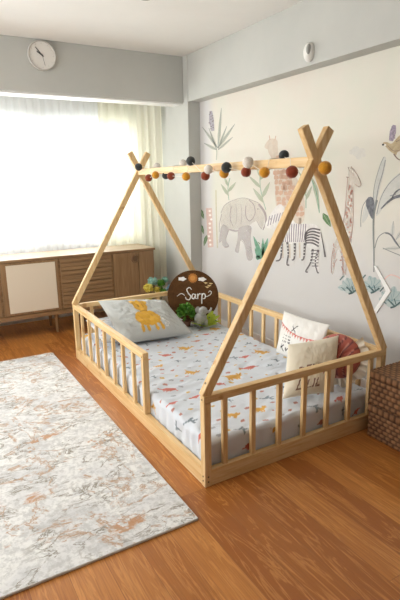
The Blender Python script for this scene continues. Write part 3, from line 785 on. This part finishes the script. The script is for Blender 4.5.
# ------------------------------------------------------------------ clock, alarm sensor, ceiling spot, chevron
c = at(41.5, 56, 1, BF); t = thing('wall_clock', (c.x, BF, c.z), 'round white wall clock on the beam above the window', 'clock')
obj('case', lathe(new(), (c.x, BF-.0005, c.z), [(.105, 0), (.109, .004), (.109, .024), (.104, .030), (.100, .026), (.100, .020)], 56, (0, -1, 0)), mat('clock_rim', (.55, .53, .50), .4), t, smooth=True)
obj('dial', lathe(new(), (c.x, BF-.0195, c.z), [(.0995, 0), (.0995, .002)], 56, (0, -1, 0)), mat('clock_dial', (.78, .76, .72), .5), t)
for k in range(12):
    a = k*math.pi/6; b = new(); beam(b, (c.x+.082*math.sin(a), BF-.022, c.z+.082*math.cos(a)), (c.x+.092*math.sin(a), BF-.022, c.z+.092*math.cos(a)), .003, .001, (0, 1, 0), 0)
    obj('hour_mark', b, grey_m, t)
for dx, dz, w, yy in ((-.048, .056, .006, .0240), (-.040, .026, .008, .0255), (.016, -.074, .0025, .0268)):
    b = new(); L_ = math.hypot(dx, dz); beam(b, (c.x-dx*.2, BF-yy, c.z-dz*.2), (c.x+dx, BF-yy, c.z+dz), .001, w, (0, 1, 0), 0); obj('hand', b, black_m, t)
obj('hub', lathe(new(), (c.x, BF-.0215, c.z), [(.006, 0), (.006, .007)], 16, (0, -1, 0)), black_m, t)
c = at(310.5, 52.5, 0, 1.33); t = thing('motion_sensor', (1.33, c.y, c.z), 'small white oval motion sensor on the beam above the picture wall', 'sensor')
b = new(); ball(b, (1.33-.012, c.y, c.z), 1, 28, 18, sc_=(.036, .036, .058)); obj('housing', b, mat('sensor_white', (.80, .80, .77), .35), t, smooth=True)
b = new(); ball(b, (1.33-.030, c.y-.017, c.z+.010), 1, 20, 12, sc_=(.018, .015, .034)); obj('lens', b, grey_m, t, smooth=True)
c = at(145.5, -3.5, 2, CEIL); t = thing('ceiling_spotlight', (c.x, c.y, CEIL), 'small round white ceiling spotlight at the top edge of the photo', 'lamp')
obj('ring', lathe(new(), (c.x, c.y, CEIL), [(.048, 0), (.050, .006), (.044, .014), (.034, .012)], 40, (0, 0, -1)), mat('white_metal', (.85, .84, .80), .3), t, smooth=True)
obj('reflector', lathe(new(), (c.x, c.y, CEIL-.004), [(.033, 0), (.033, .009)], 32, (0, 0, -1)), grey_m, t)
pts = [at(px, py, 0, WX-.001) for px, py in ((374.5, 266), (377, 266), (391.5, 291), (377, 313), (373, 312.5), (386.5, 291))]
b = new(); poly(b, [(WX-.0002, p.y, p.z) for p in pts], thick=.008, n=(-1, 0, 0)); bmesh.ops.recalc_face_normals(b, faces=b.faces)
tag(obj('chevron_ornament', b, white_m, loc=(WX, pts[2].y, pts[2].z)), 'white chevron-shaped ornament on the picture wall above the teal flowers', 'wall ornament')

# ------------------------------------------------------------------ painted stickers on the picture wall
def dm(name, c, c2=None, scale=60, fade=.0):
    m = noisy(name, c, c2 or tuple(min(1, x*1.25) for x in c), scale, .85, detail=3)
    if fade:
        N, K, b = nodes(m); out = [x for x in N if x.type == 'OUTPUT_MATERIAL'][0]
        tr = N.new('ShaderNodeBsdfTransparent'); x = N.new('ShaderNodeMixShader'); f = noise_n(m, coords(m), 28, 3)
        r = N.new('ShaderNodeMapRange'); r.inputs[1].default_value = .3; r.inputs[2].default_value = .7; r.inputs[3].default_value = max(0, fade-.05); r.inputs[4].default_value = min(1, fade+.05)
        K.new(f, r.inputs[0]); K.new(r.outputs[0], x.inputs[0]); K.new(b.outputs[0], x.inputs[1]); K.new(tr.outputs[0], x.inputs[2]); K.new(x.outputs[0], out.inputs[0])
    return m
class Decal:
    def __init__(s): s.bm = new(); s.mats = []; s.k = 0
    def mi(s, m):
        if m not in s.mats: s.mats.append(m)
        return s.mats.index(m)
    def P(s, px, py, lay): q = at(px, py, 0, WX); return V((WX-.0008-.00035*lay, q.y, q.z))
    def poly(s, pts, m, lay=0, smooth=True):
        if smooth and len(pts) > 3:
            o = []
            n = len(pts)
            for i in range(n):
                a, p, q, d = [V((*pts[(i+k) % n], 0)) for k in (-1, 0, 1, 2)]
                for k in range(4):
                    t_ = k/4; o.append(.5*((2*p)+(q-a)*t_+(2*a-5*p+4*q-d)*t_*t_+(3*p-a-3*q+d)*t_**3))
            pts = [(v.x, v.y) for v in o]
        f = s.bm.faces.new([s.bm.verts.new(s.P(*p, lay)) for p in pts]); f.material_index = s.mi(m)
    def line(s, pts, w, m, lay=1, curve=True):
        w = w if isinstance(w, (list, tuple)) else [w]*len(pts)
        P = [V((*p, 0)) for p in pts]; o = []; ws = []
        for i in range(len(P)-1):
            a, p, q, d = P[max(i-1, 0)], P[i], P[i+1], P[min(i+2, len(P)-1)]
            for k in range(4 if curve else 1):
                t_ = k/4; o.append(.5*((2*p)+(q-a)*t_+(2*a-5*p+4*q-d)*t_*t_+(3*p-a-3*q+d)*t_**3) if curve else p); ws.append(w[i]*(1-t_)+w[i+1]*t_)
        o.append(P[-1]); ws.append(w[-1]); pr = None
        for i, c in enumerate(o):
            t_ = (o[min(i+1, len(o)-1)]-o[max(i-1, 0)]); t_ = t_.normalized() if t_.length > 1e-6 else V((1, 0, 0))
            nn = V((-t_.y, t_.x, 0))*ws[i]/2
            A, B = s.bm.verts.new(s.P(c.x+nn.x, c.y+nn.y, lay)), s.bm.verts.new(s.P(c.x-nn.x, c.y-nn.y, lay))
            if pr: f = s.bm.faces.new((pr[0], pr[1], B, A)); f.material_index = s.mi(m)
            pr = (A, B)
    def dot(s, x, y, rx, ry, m, lay=1, n=10, a=0):
        c, q = math.cos(a), math.sin(a)
        f = s.bm.faces.new([s.bm.verts.new(s.P(x+rx*math.cos(i*2*math.pi/n)*c-ry*math.sin(i*2*math.pi/n)*q, y+rx*math.cos(i*2*math.pi/n)*q+ry*math.sin(i*2*math.pi/n)*c, lay)) for i in range(n)]); f.material_index = s.mi(m)
    def leafy(s, x0, y0, x1, y1, w, m, lay=1, rib=None):
        s.line([(x0, y0), (x0*.7+x1*.3, y0*.7+y1*.3), (x0*.35+x1*.65, y0*.35+y1*.65), (x1, y1)], [.3, w, w*.8, .2], m, lay)
        if rib: s.line([(x0, y0), (x1, y1)], .4, rib, lay+1, False)
    def done(s, name, label, group=None):
        for f in s.bm.faces:
            f.normal_update()
            if f.normal.x > 0: f.normal_flip()
        cx = sum((v.co for v in s.bm.verts), V())/len(s.bm.verts)
        return tag(obj(name, s.bm, s.mats, loc=(WX, cx.y, cx.z)), label, 'wall sticker', group)
MAUV = dm('mauve_wash', (.66, .60, .56), (.72, .67, .62), 20, .72); MAUD = dm('mauve_line', (.42, .36, .37), None, 40, .45); MAUG = dm('grey_violet_wash', (.52, .47, .48), (.64, .59, .58), 12, .6)
d = Decal()
d.poly([(221, 214), (225, 205), (234, 200), (245, 198), (252, 200), (259, 203), (264, 210), (265, 219), (262, 229), (259.5, 226), (257, 221), (251, 224), (248, 229), (241, 229), (232, 230), (225, 228), (221, 224)], MAUV)
d.poly([(239, 228), (251, 226), (250.5, 240), (252.5, 258), (247.5, 259), (245, 244), (241, 240), (239, 252), (235.5, 251), (238, 240)], MAUG, 1)
d.poly([(222, 225), (229, 229), (226, 240), (229, 246), (224.5, 247), (222, 241), (221, 242), (219, 241)], MAUG, 1)
d.line([(249, 200), (254, 205), (255, 214), (250, 221), (246, 216), (246, 206)], .8, MAUD, 2)
d.line([(259, 204), (265, 213), (266, 222), (263, 230)], [2.2, 2.2, 1.6, 1], MAUD, 2)
d.line([(222, 214), (220, 222), (219.5, 232)], .6, MAUD, 2); d.line([(228, 229), (236, 231), (241, 229)], 1.6, MAUD, 2)
for x in (230, 236, 241): d.line([(x, 204), (x+1, 214), (x, 224)], .4, MAUD, 2)
d.dot(258, 209, .7, .7, MAUD, 3)
for pts in ([(251, 228), (250.5, 240), (252.5, 258), (247.5, 259), (245, 245), (241, 240)], [(239, 229), (238, 240), (235.5, 251), (239, 252)], [(222, 226), (222, 241), (224.5, 247), (229, 246), (226, 240), (229, 230)], [(221, 213), (225, 205), (234, 200), (245, 198), (259, 203)], [(262, 229), (259.5, 226), (257, 221)], [(246, 232), (248, 245), (250, 256)], [(232, 206), (230, 216), (233, 226)]): d.line(pts, .5, MAUD, 3)
d.done('elephant_sticker', 'pale mauve elephant painted on the wall, left of the large giraffe')
GO, GD = dm('peach_wash', (.82, .68, .56), (.84, .76, .66), 20, .3), dm('peach_patch', (.74, .46, .33), (.78, .55, .42), 30, .3)
d = Decal()
neck = [(268, 150), (273, 141), (277.5, 145), (279, 158), (283, 170), (292, 172), (301, 186), (305, 205), (303, 222), (294, 224), (283, 222), (276, 205), (275, 180), (273, 162)]
d.poly(neck, GO); d.poly([(264.5, 146.5), (270, 139), (277, 140), (277, 148), (270, 150)], GO, 1)
for i in range(13):
    for j in range(5):
        y = 151+i*5.3; cxx = 276+(y-151)*.24; hw = 2.2 if y < 166 else 6+(y-166)*.14; x = cxx+(j-2)*hw/2.2+(1.2 if i % 2 else 0)
        f_ = 1.0 if y < 168 else 1.3
        if y < 168 and (j in (0, 4) or y < 156): continue
        if y < 168: f_ = .6
        jx, jy = random.uniform(-.9, .9), random.uniform(-.8, .8); d.poly([(x+a_*f_+random.uniform(-.6, .6)+jx, y+b_*f_+random.uniform(-.6, .6)+jy) for a_, b_ in ((-1.5, -1.5), (0, -2.1), (1.4, -1.5), (1.7, .8), (0, 1.9), (-1.6, 1.1))], GD, 2, False)
for a in ((270, 140, 269.5, 135.5), (275, 140, 276, 136)): d.line([a[:2], a[2:]], .8, GD, 2)
for x in (283, 290, 300): d.line([(x, 218), (x-.5, 235), (x, 258)], [2.4, 1.8, 1.4], GO, 0)
d.done('large_giraffe_sticker', 'large peach-coloured giraffe painted on the wall behind the ridge pole')
ZW, ZB, ZV = dm('zebra_wash', (.80, .78, .76), None, 20, .2), dm('zebra_black', (.09, .08, .09), (.2, .18, .18), 30), dm('zebra_violet', (.36, .31, .38), None, 30, .4)
d = Decal()
d.poly([(265, 226), (272, 212), (280, 204), (287, 211), (296, 223), (306, 224), (314, 224), (320, 229), (322, 240), (318, 247), (318, 258), (319, 270), (316, 272), (313, 258), (308, 248), (305, 242), (292, 244), (286, 243), (279, 234), (272, 229)], ZW, 3)
for k in range(8): d.line([(268+k*2.6, 226-k*1.2), (270+k*2.7, 216-k*.8)], .9, ZV, 5, False)
for k in range(11): d.line([(283+k*2.3, 222+min(k, 3)*.6), (282.5+k*2.3, 232), (284+k*2.0, 242)], .9, ZV, 5)
for k in range(6): d.line([(320.5-k*.3, 230+k*3.3), (313, 228.6+k*2.9), (307.5-k*.2, 231+k*2.4), (304.5+k*.4, 237+k*1.6)], [1.6, 1.7, 1.5, .6], ZB, 5)
for k in range(6): d.line([(311+k*.2, 251+k*3), (319-k*.1, 250+k*3.2)], .9, ZB, 5, False)
for pts in ([(287.5, 242), (288.5, 254), (287, 264), (289.5, 265)], [(295, 243), (294.5, 258), (292, 260)], [(305, 243), (304, 258), (301.5, 260)], [(313, 249), (311, 262), (306, 271), (308, 272)], [(318.5, 250), (315.5, 262), (317.5, 272), (319, 272.5)], [(282, 240), (281, 258), (276, 261)]):
    d.line(pts, [2.4, 1.5, 1.2, 1.4][:len(pts)], ZB, 4)
    for q in range(4):
        y = pts[0][1]+3+q*3.2; t_ = (y-pts[0][1])/(pts[1][1]-pts[0][1]); x = pts[0][0]+(pts[1][0]-pts[0][0])*min(1.3, t_); d.dot(x, y, 1.0, .5, ZW, 6)
d.line([(321, 232), (323.5, 245), (325.5, 257)], [.8, .9, 2.0], ZB, 5); d.dot(271, 219, .6, .6, ZB, 6)
d.done('zebra_sticker', 'black and white striped zebra painted on the wall below the large giraffe')
SG, SD, SB = dm('pale_giraffe_wash', (.72, .66, .60), None, 20, .65), dm('dusky_rose_spot', (.30, .12, .10), (.42, .22, .18), 40), dm('brown_line', (.22, .16, .14))
d = Decal()
d.poly([(349, 170), (353, 168), (357, 174), (361, 183), (359.5, 187), (355, 184), (352.5, 186), (353, 200), (353, 222), (351.5, 238), (346, 246), (341, 240), (343.5, 222), (346.5, 204), (348.5, 186)], SG, 1)
d.poly([(346, 236), (352, 240), (348, 256), (345.5, 275), (343, 275), (342.5, 258), (337.5, 250), (334, 272), (331.5, 272), (333, 252), (337, 238)], SG, 1)
for i in range(46):
    y = 186+i*1.65; xx = 351-(y-186)*.075; hw = 1.8+(y-186)*.045; d.dot(xx+random.uniform(-hw, hw), y, random.uniform(.7, 1.3), random.uniform(.7, 1.2), SD, 3, 6)
for i in range(20): d.dot(345+random.uniform(-2, 2)-i*.1, 246+i*1.4, .6, .8, SD, 3, 6); d.dot(335+random.uniform(-2, 2), 244+i*1.2, .5, .7, SD, 3, 6)
d.line([(349.5, 171), (348.5, 167)], .8, SB, 3); d.line([(353, 170), (351.5, 166.5)], .8, SB, 3)
d.line([(353, 169), (357, 174), (361, 183), (359.5, 187), (355, 184)], .7, SB, 3); d.dot(353.5, 175, .7, .8, SB, 4); d.line([(346.5, 177), (350, 178)], .9, SB, 3)
for pts in ([(348, 178), (346.5, 195), (345, 212), (342, 228), (337, 240)], [(353, 187), (353.5, 205), (353, 225), (350, 242)], [(348, 256), (346.5, 266), (346, 275)], [(342, 256), (343, 266), (343, 275)], [(333, 250), (331.5, 262), (331.5, 273)]): d.line(pts, .45, SD, 4)
d.done('small_giraffe_sticker', 'slim rose-spotted giraffe painted on the wall right of the tent frame')
TN, TNL, PU, BLK = dm('tan_feather', (.42, .33, .20), (.56, .46, .30), 40), dm('ivory_spot', (.78, .76, .70)), dm('violet_bloom', (.26, .22, .30), (.42, .37, .45), 60), dm('ink_black', (.03, .03, .03))
d = Decal()
d.poly([(383, 143), (387, 142), (392, 143.5), (399, 136), (408, 131), (412, 140), (406, 148), (398, 152), (396, 155), (390, 151), (387, 148)], TN, 1)
d.line([(394, 154), (398, 159), (404, 161)], [1.6, 1.2, .6], SB, 1); d.dot(385, 145, 1.4, 1.1, TNL, 2); d.dot(383.3, 144.7, 1.2, 1.1, BLK, 3); d.line([(388, 146), (394, 151), (400, 150)], .5, SB, 3); d.line([(396, 142), (402, 139), (407, 138)], .6, SB, 3)
d.done('bird_sticker', 'tan bird painted on the wall at the right edge of the photo')
d = Decal()
d.line([(391, 141), (393, 132), (394.5, 125)], [4, 6.5, 3], PU, 0); [d.dot(392.5+random.uniform(-2.5, 2.5), 126+k, .8, .7, ZV, 1, 6) for k in range(14)]
d.done('violet_bloom_sticker', 'violet flower spike painted on the wall above the tan bird')
d = Decal(); WH = dm('white_bloom', (.76, .74, .68), (.80, .79, .75), 40, .15)
for x, y, r in ((357, 153, 4.5), (352, 152, 3), (362, 151, 3.6), (356, 149, 3.5), (359, 157, 3), (364, 155, 2.4)): d.dot(x, y, r, r*.85, WH, 1+int(x) % 3, 14)
d.done('white_bloom_sticker', 'white flower cluster painted on the wall above the slim giraffe')
GRL, PLF, INKm = dm('grey_green_line', (.26, .28, .28), None, 40, .15), dm('pale_leaf', (.70, .72, .69), (.80, .80, .77), 30, .25), dm('blue_black_leaf', (.10, .11, .13), (.24, .25, .28), 40)
d = Decal()
d.line([(374, 272), (374, 250), (373.5, 235), (374, 215), (377, 200)], [1.2, 1.3, 1.6, 2.0, 2.4], GRL, 2)
d.poly([(372, 208), (374, 190), (378, 172), (383, 158), (386, 158), (385, 168), (381, 184), (377, 200), (375, 212)], PLF, 0)
d.line([(375, 212), (378, 190), (383, 172), (385.5, 160)], .8, GRL, 1); d.line([(373, 206), (374.5, 186), (380, 166), (384, 157)], .6, GRL, 1)
d.poly([(366, 204), (368, 198), (372, 197), (374.5, 202), (374, 212), (372.5, 219), (369, 213)], INKm, 2)
d.line([(369, 197), (363, 206), (361, 218), (361, 227)], .7, GRL, 1); d.poly([(369, 200), (364, 208), (362, 222), (366, 220), (370, 210)], PLF, 0)
d.poly([(376, 215), (380, 198), (388, 184), (398, 174), (410, 168), (410, 190), (398, 196), (386, 204), (379, 214)], PLF, 0)
d.line([(377, 214), (381, 198), (389, 184), (400, 174), (410, 167)], .7, GRL, 1)
d.line([(381, 209), (388, 202), (396, 197), (410, 194)], [1, 2, 3, 3], INKm, 2); d.line([(391, 200), (395, 193), (400, 189)], [.6, 1.4, 1.4], INKm, 2); d.line([(390, 196), (396, 194)], .8, INKm, 2)
d.line([(375, 248), (378, 238), (384, 233), (390, 234), (396, 243), (404, 252)], [.8, .8, .8, 1.2, 1.2, 1], GRL, 1); d.line([(385, 233), (391, 235), (396, 242), (402, 250)], [.5, 1.6, 1.4, .6], INKm, 2)
d.leafy(392, 238, 393.5, 221, 4, PLF, 1, GRL); d.leafy(400, 248, 383, 249, 4, PLF, 1, GRL); d.leafy(396, 240, 406, 224, 4, PLF, 1, GRL); d.line([(383, 248), (392, 252), (402, 256)], .8, GRL, 2)
d.done('palm_leaf_sticker', 'tall grey and black palm leaves painted on the wall by the right edge')
TE, TED, TEI = dm('teal_petal_wash', (.42, .53, .54), (.62, .68, .66), 30, .12), dm('teal_petal_edge', (.20, .31, .33), None, 40), dm('dark_petal', (.05, .09, .10), (.14, .22, .22), 40)
def bloom(cx, cy, r, seed):
    d = Decal(); random.seed(seed); tips = []
    for k in range(6):
        a = math.radians(-172+k*33)+random.uniform(-.12, .12); L2 = r*random.uniform(.85, 1.1)
        x, y = cx+math.cos(a)*L2, cy+4+math.sin(a)*L2; tips.append((x, y))
        d.line([(cx, cy+5), (cx*.6+x*.4, cy*.6+y*.4+3), (cx*.25+x*.75, cy*.25+y*.75+1), (x, y)], [2, r*.5, r*.52, r*.16], TE, 1+k % 3)
    for x, y in tips: d.line([(cx, cy+5), ((cx+x)/2+1, (cy+5+y)/2), (x, y)], .5, TED, 5)
    d.poly([(cx-r*.8, cy+2), (cx-r*.3, cy+4), (cx+r*.2, cy+3), (cx+r*.8, cy+5), (cx+r*.5, cy+r*.75), (cx-r*.2, cy+r*.85), (cx-r*.6, cy+r*.5)], TE, 4)
    for ax, ay, bx_, by, w in ((-.3, .25, .25, .8, 1.6), (.25, .8, .7, .45, 1.6), (-.1, .9, .25, .8, 1.8), (.2, .2, .35, .7, 1.0), (-.9, -.35, -.55, -.75, 1.3), (-.75, .3, -.4, .6, .8)):
        d.line([(cx+ax*r, cy+ay*r), (cx+bx_*r, cy+by*r)], w, TEI, 6, False)
    return d
bloom(350, 284, 11, 1).done('teal_flower_sticker', 'teal flower painted on the wall left of the front tent leg', 'teal flowers along the foot of the wall painting')
bloom(372, 283, 11, 2).done('teal_flower_sticker', 'teal flower painted on the wall just right of the front tent leg', 'teal flowers along the foot of the wall painting')
bloom(392, 296, 13, 3).done('teal_flower_sticker', 'teal flower with dark petals painted on the wall by the right edge', 'teal flowers along the foot of the wall painting')
random.seed(11)
LG, LGD, YG = dm('leaf_green', (.08, .17, .07), (.16, .28, .13), 40), dm('cactus_teal', (.10, .27, .19), (.22, .42, .30), 50), dm('pale_green_wash', (.50, .58, .42), (.62, .66, .52), 30, .35)
for a, w in (((200.5, 209, 204, 219, 3.6), 'topmost'), ((200.5, 224, 204, 234, 3.4), 'middle'), ((207, 235, 204, 246, 3.4), 'lowest')):
    d = Decal(); d.leafy(*a, LG, 1, YG); d.done('leaf_sticker', w+' of the three small dark green leaves painted on the wall beside the column', 'small leaves painted beside the column')
d = Decal(); PKm, PKD = dm('pink_wash', (.72, .50, .44), (.76, .60, .54), 30, .15), dm('pink_white', (.78, .72, .68))
d.poly([(206, 208), (212, 208), (213.5, 247), (208, 247.5)], PKm, 0, False)
for k in range(9): d.dot(209.8+random.uniform(-1.5, 1.8), 211+k*4.2, 1.3, 1.2, PKD, 1, 6)
d.line([(216, 190), (216.5, 220), (217.5, 248)], 1.2, dm('straw_line', (.66, .62, .45), None, 30, .3), 1)
d.done('pink_stripe_sticker', 'pink patterned upright stripe painted on the wall left of the elephant')
d = Decal(); [d.leafy(*a, LGD, 1+i % 3) for i, a in enumerate(((262, 258, 253.5, 236, 4.5), (262, 259, 268, 238, 4.5), (261, 259, 255, 248, 5), (263, 260, 272, 243, 4.5), (263, 258, 263, 238, 3.4), (260, 259, 256, 256, 5), (266, 258, 270, 250, 4)))]
for k in range(16): d.dot(random.uniform(256, 268), random.uniform(242, 258), .5, .7, LG, 5, 6)
d.done('cactus_sticker', 'teal green cactus plant painted on the wall between elephant and zebra')
d = Decal(); d.line([(312, 178), (316, 190), (319.5, 212)], [1, 5, .8], YG, 1); d.line([(312, 180), (316.5, 192), (319.5, 213)], .7, LGD, 2)
d.leafy(323, 213, 331, 227, 6, LG, 1, YG)
d.done('long_leaf_sticker', 'long pale and dark green leaves painted on the wall inside the front tent frame')
d = Decal(); BL2, BLL = dm('grey_violet_bloom', (.32, .31, .36), (.46, .44, .48), 60), dm('celadon_leaf', (.52, .56, .47), (.64, .66, .58), 30, .25)
d.line([(213, 131), (211.5, 120), (211, 111)], [3, 5, 2.5], BL2, 2); [d.dot(211.5+random.uniform(-2, 2), 112+k*1.2, .9, .6, MAUD, 3, 6) for k in range(15)]
for a in ((218, 148, 202.5, 127, 3), (218, 148, 221.5, 108, 3), (218, 148, 235, 124, 3.2), (217, 150, 204, 143, 3), (218, 150, 233, 137, 2.6), (217, 150, 209, 128, 2.4), (218, 149, 227, 126, 2.4)): d.leafy(*a, BLL, 1, GRL)
d.line([(217, 150), (216.5, 160)], 1, BLL, 1)
d.done('violet_plant_sticker', 'violet flowering plant painted high on the wall near the corner column')
for stem, lv, lab in (([(266, 210), (262, 196), (260, 182), (261, 168)], ((264, 203, 253, 188, 4), (262, 198, 270, 182, 4), (261, 188, 249, 176, 3.4), (260, 180, 271, 168, 3), (261, 178, 256, 164, 3)), 'faint green leafy sprig painted on the wall between elephant and large giraffe'),
                      ([(306, 208), (306, 194), (305, 180), (307, 170)], ((306, 200, 312, 186, 3.2), (306, 196, 300, 184, 3.2), (305, 184, 312, 172, 3), (305, 182, 299, 172, 2.6)), 'faint green sprig painted on the wall right of the giraffe neck'),
                      ([(229, 200), (228, 188), (230, 178)], ((229, 196, 221, 184, 3.2), (228, 192, 236, 182, 3.2), (228, 186, 224, 176, 2.6)), 'faint green sprig painted on the wall above the elephant')):
    d = Decal(); d.line(stem, .6, LGD, 0)
    for a in lv: d.leafy(*a, YG, 1)
    d.done('foliage_sticker', lab)
d = Decal(); d.line([(384, 280), (390, 275), (398, 277), (408, 284)], 1, dm('coral_line', (.70, .46, .42)), 0); d.done('coral_stem_sticker', 'thin coral stem painted on the wall above the teal flowers')

# ------------------------------------------------------------------ light: daylight through the front window, plus light added at an unseen left one
def area(name, loc, rot, sx_, sy_, e, col):
    l = bpy.data.lights.new(name, 'AREA'); l.shape = 'RECTANGLE'; l.size, l.size_y, l.energy, l.color = sx_, sy_, e, col
    o = bpy.data.objects.new(name, l); o.location = loc; o.rotation_euler = rot; COL.objects.link(o); return o
area('daylight_front', (-.4, WY+.75, 1.78), (math.radians(-90), 0, 0), 3.4, 1.7, 185, (1, .99, .95))
area('added_light_left', (X0-.55, 1.05, 1.6), (0, math.radians(-90), 0), 2.2, 3.2, 145, (1, .965, .895))  # added light outside the unseen left window, brightens the picture wall
w = bpy.data.worlds.new('sky'); sc.world = w; w.use_nodes = True
bg = w.node_tree.nodes['Background']; bg.inputs[0].default_value = (.88, .94, 1, 1); bg.inputs[1].default_value = 2.2
vs = sc.view_settings; vs.view_transform = 'Standard'; vs.look = 'None'; vs.gamma = 1; vs.use_curve_mapping = False; vs.exposure = 0.2
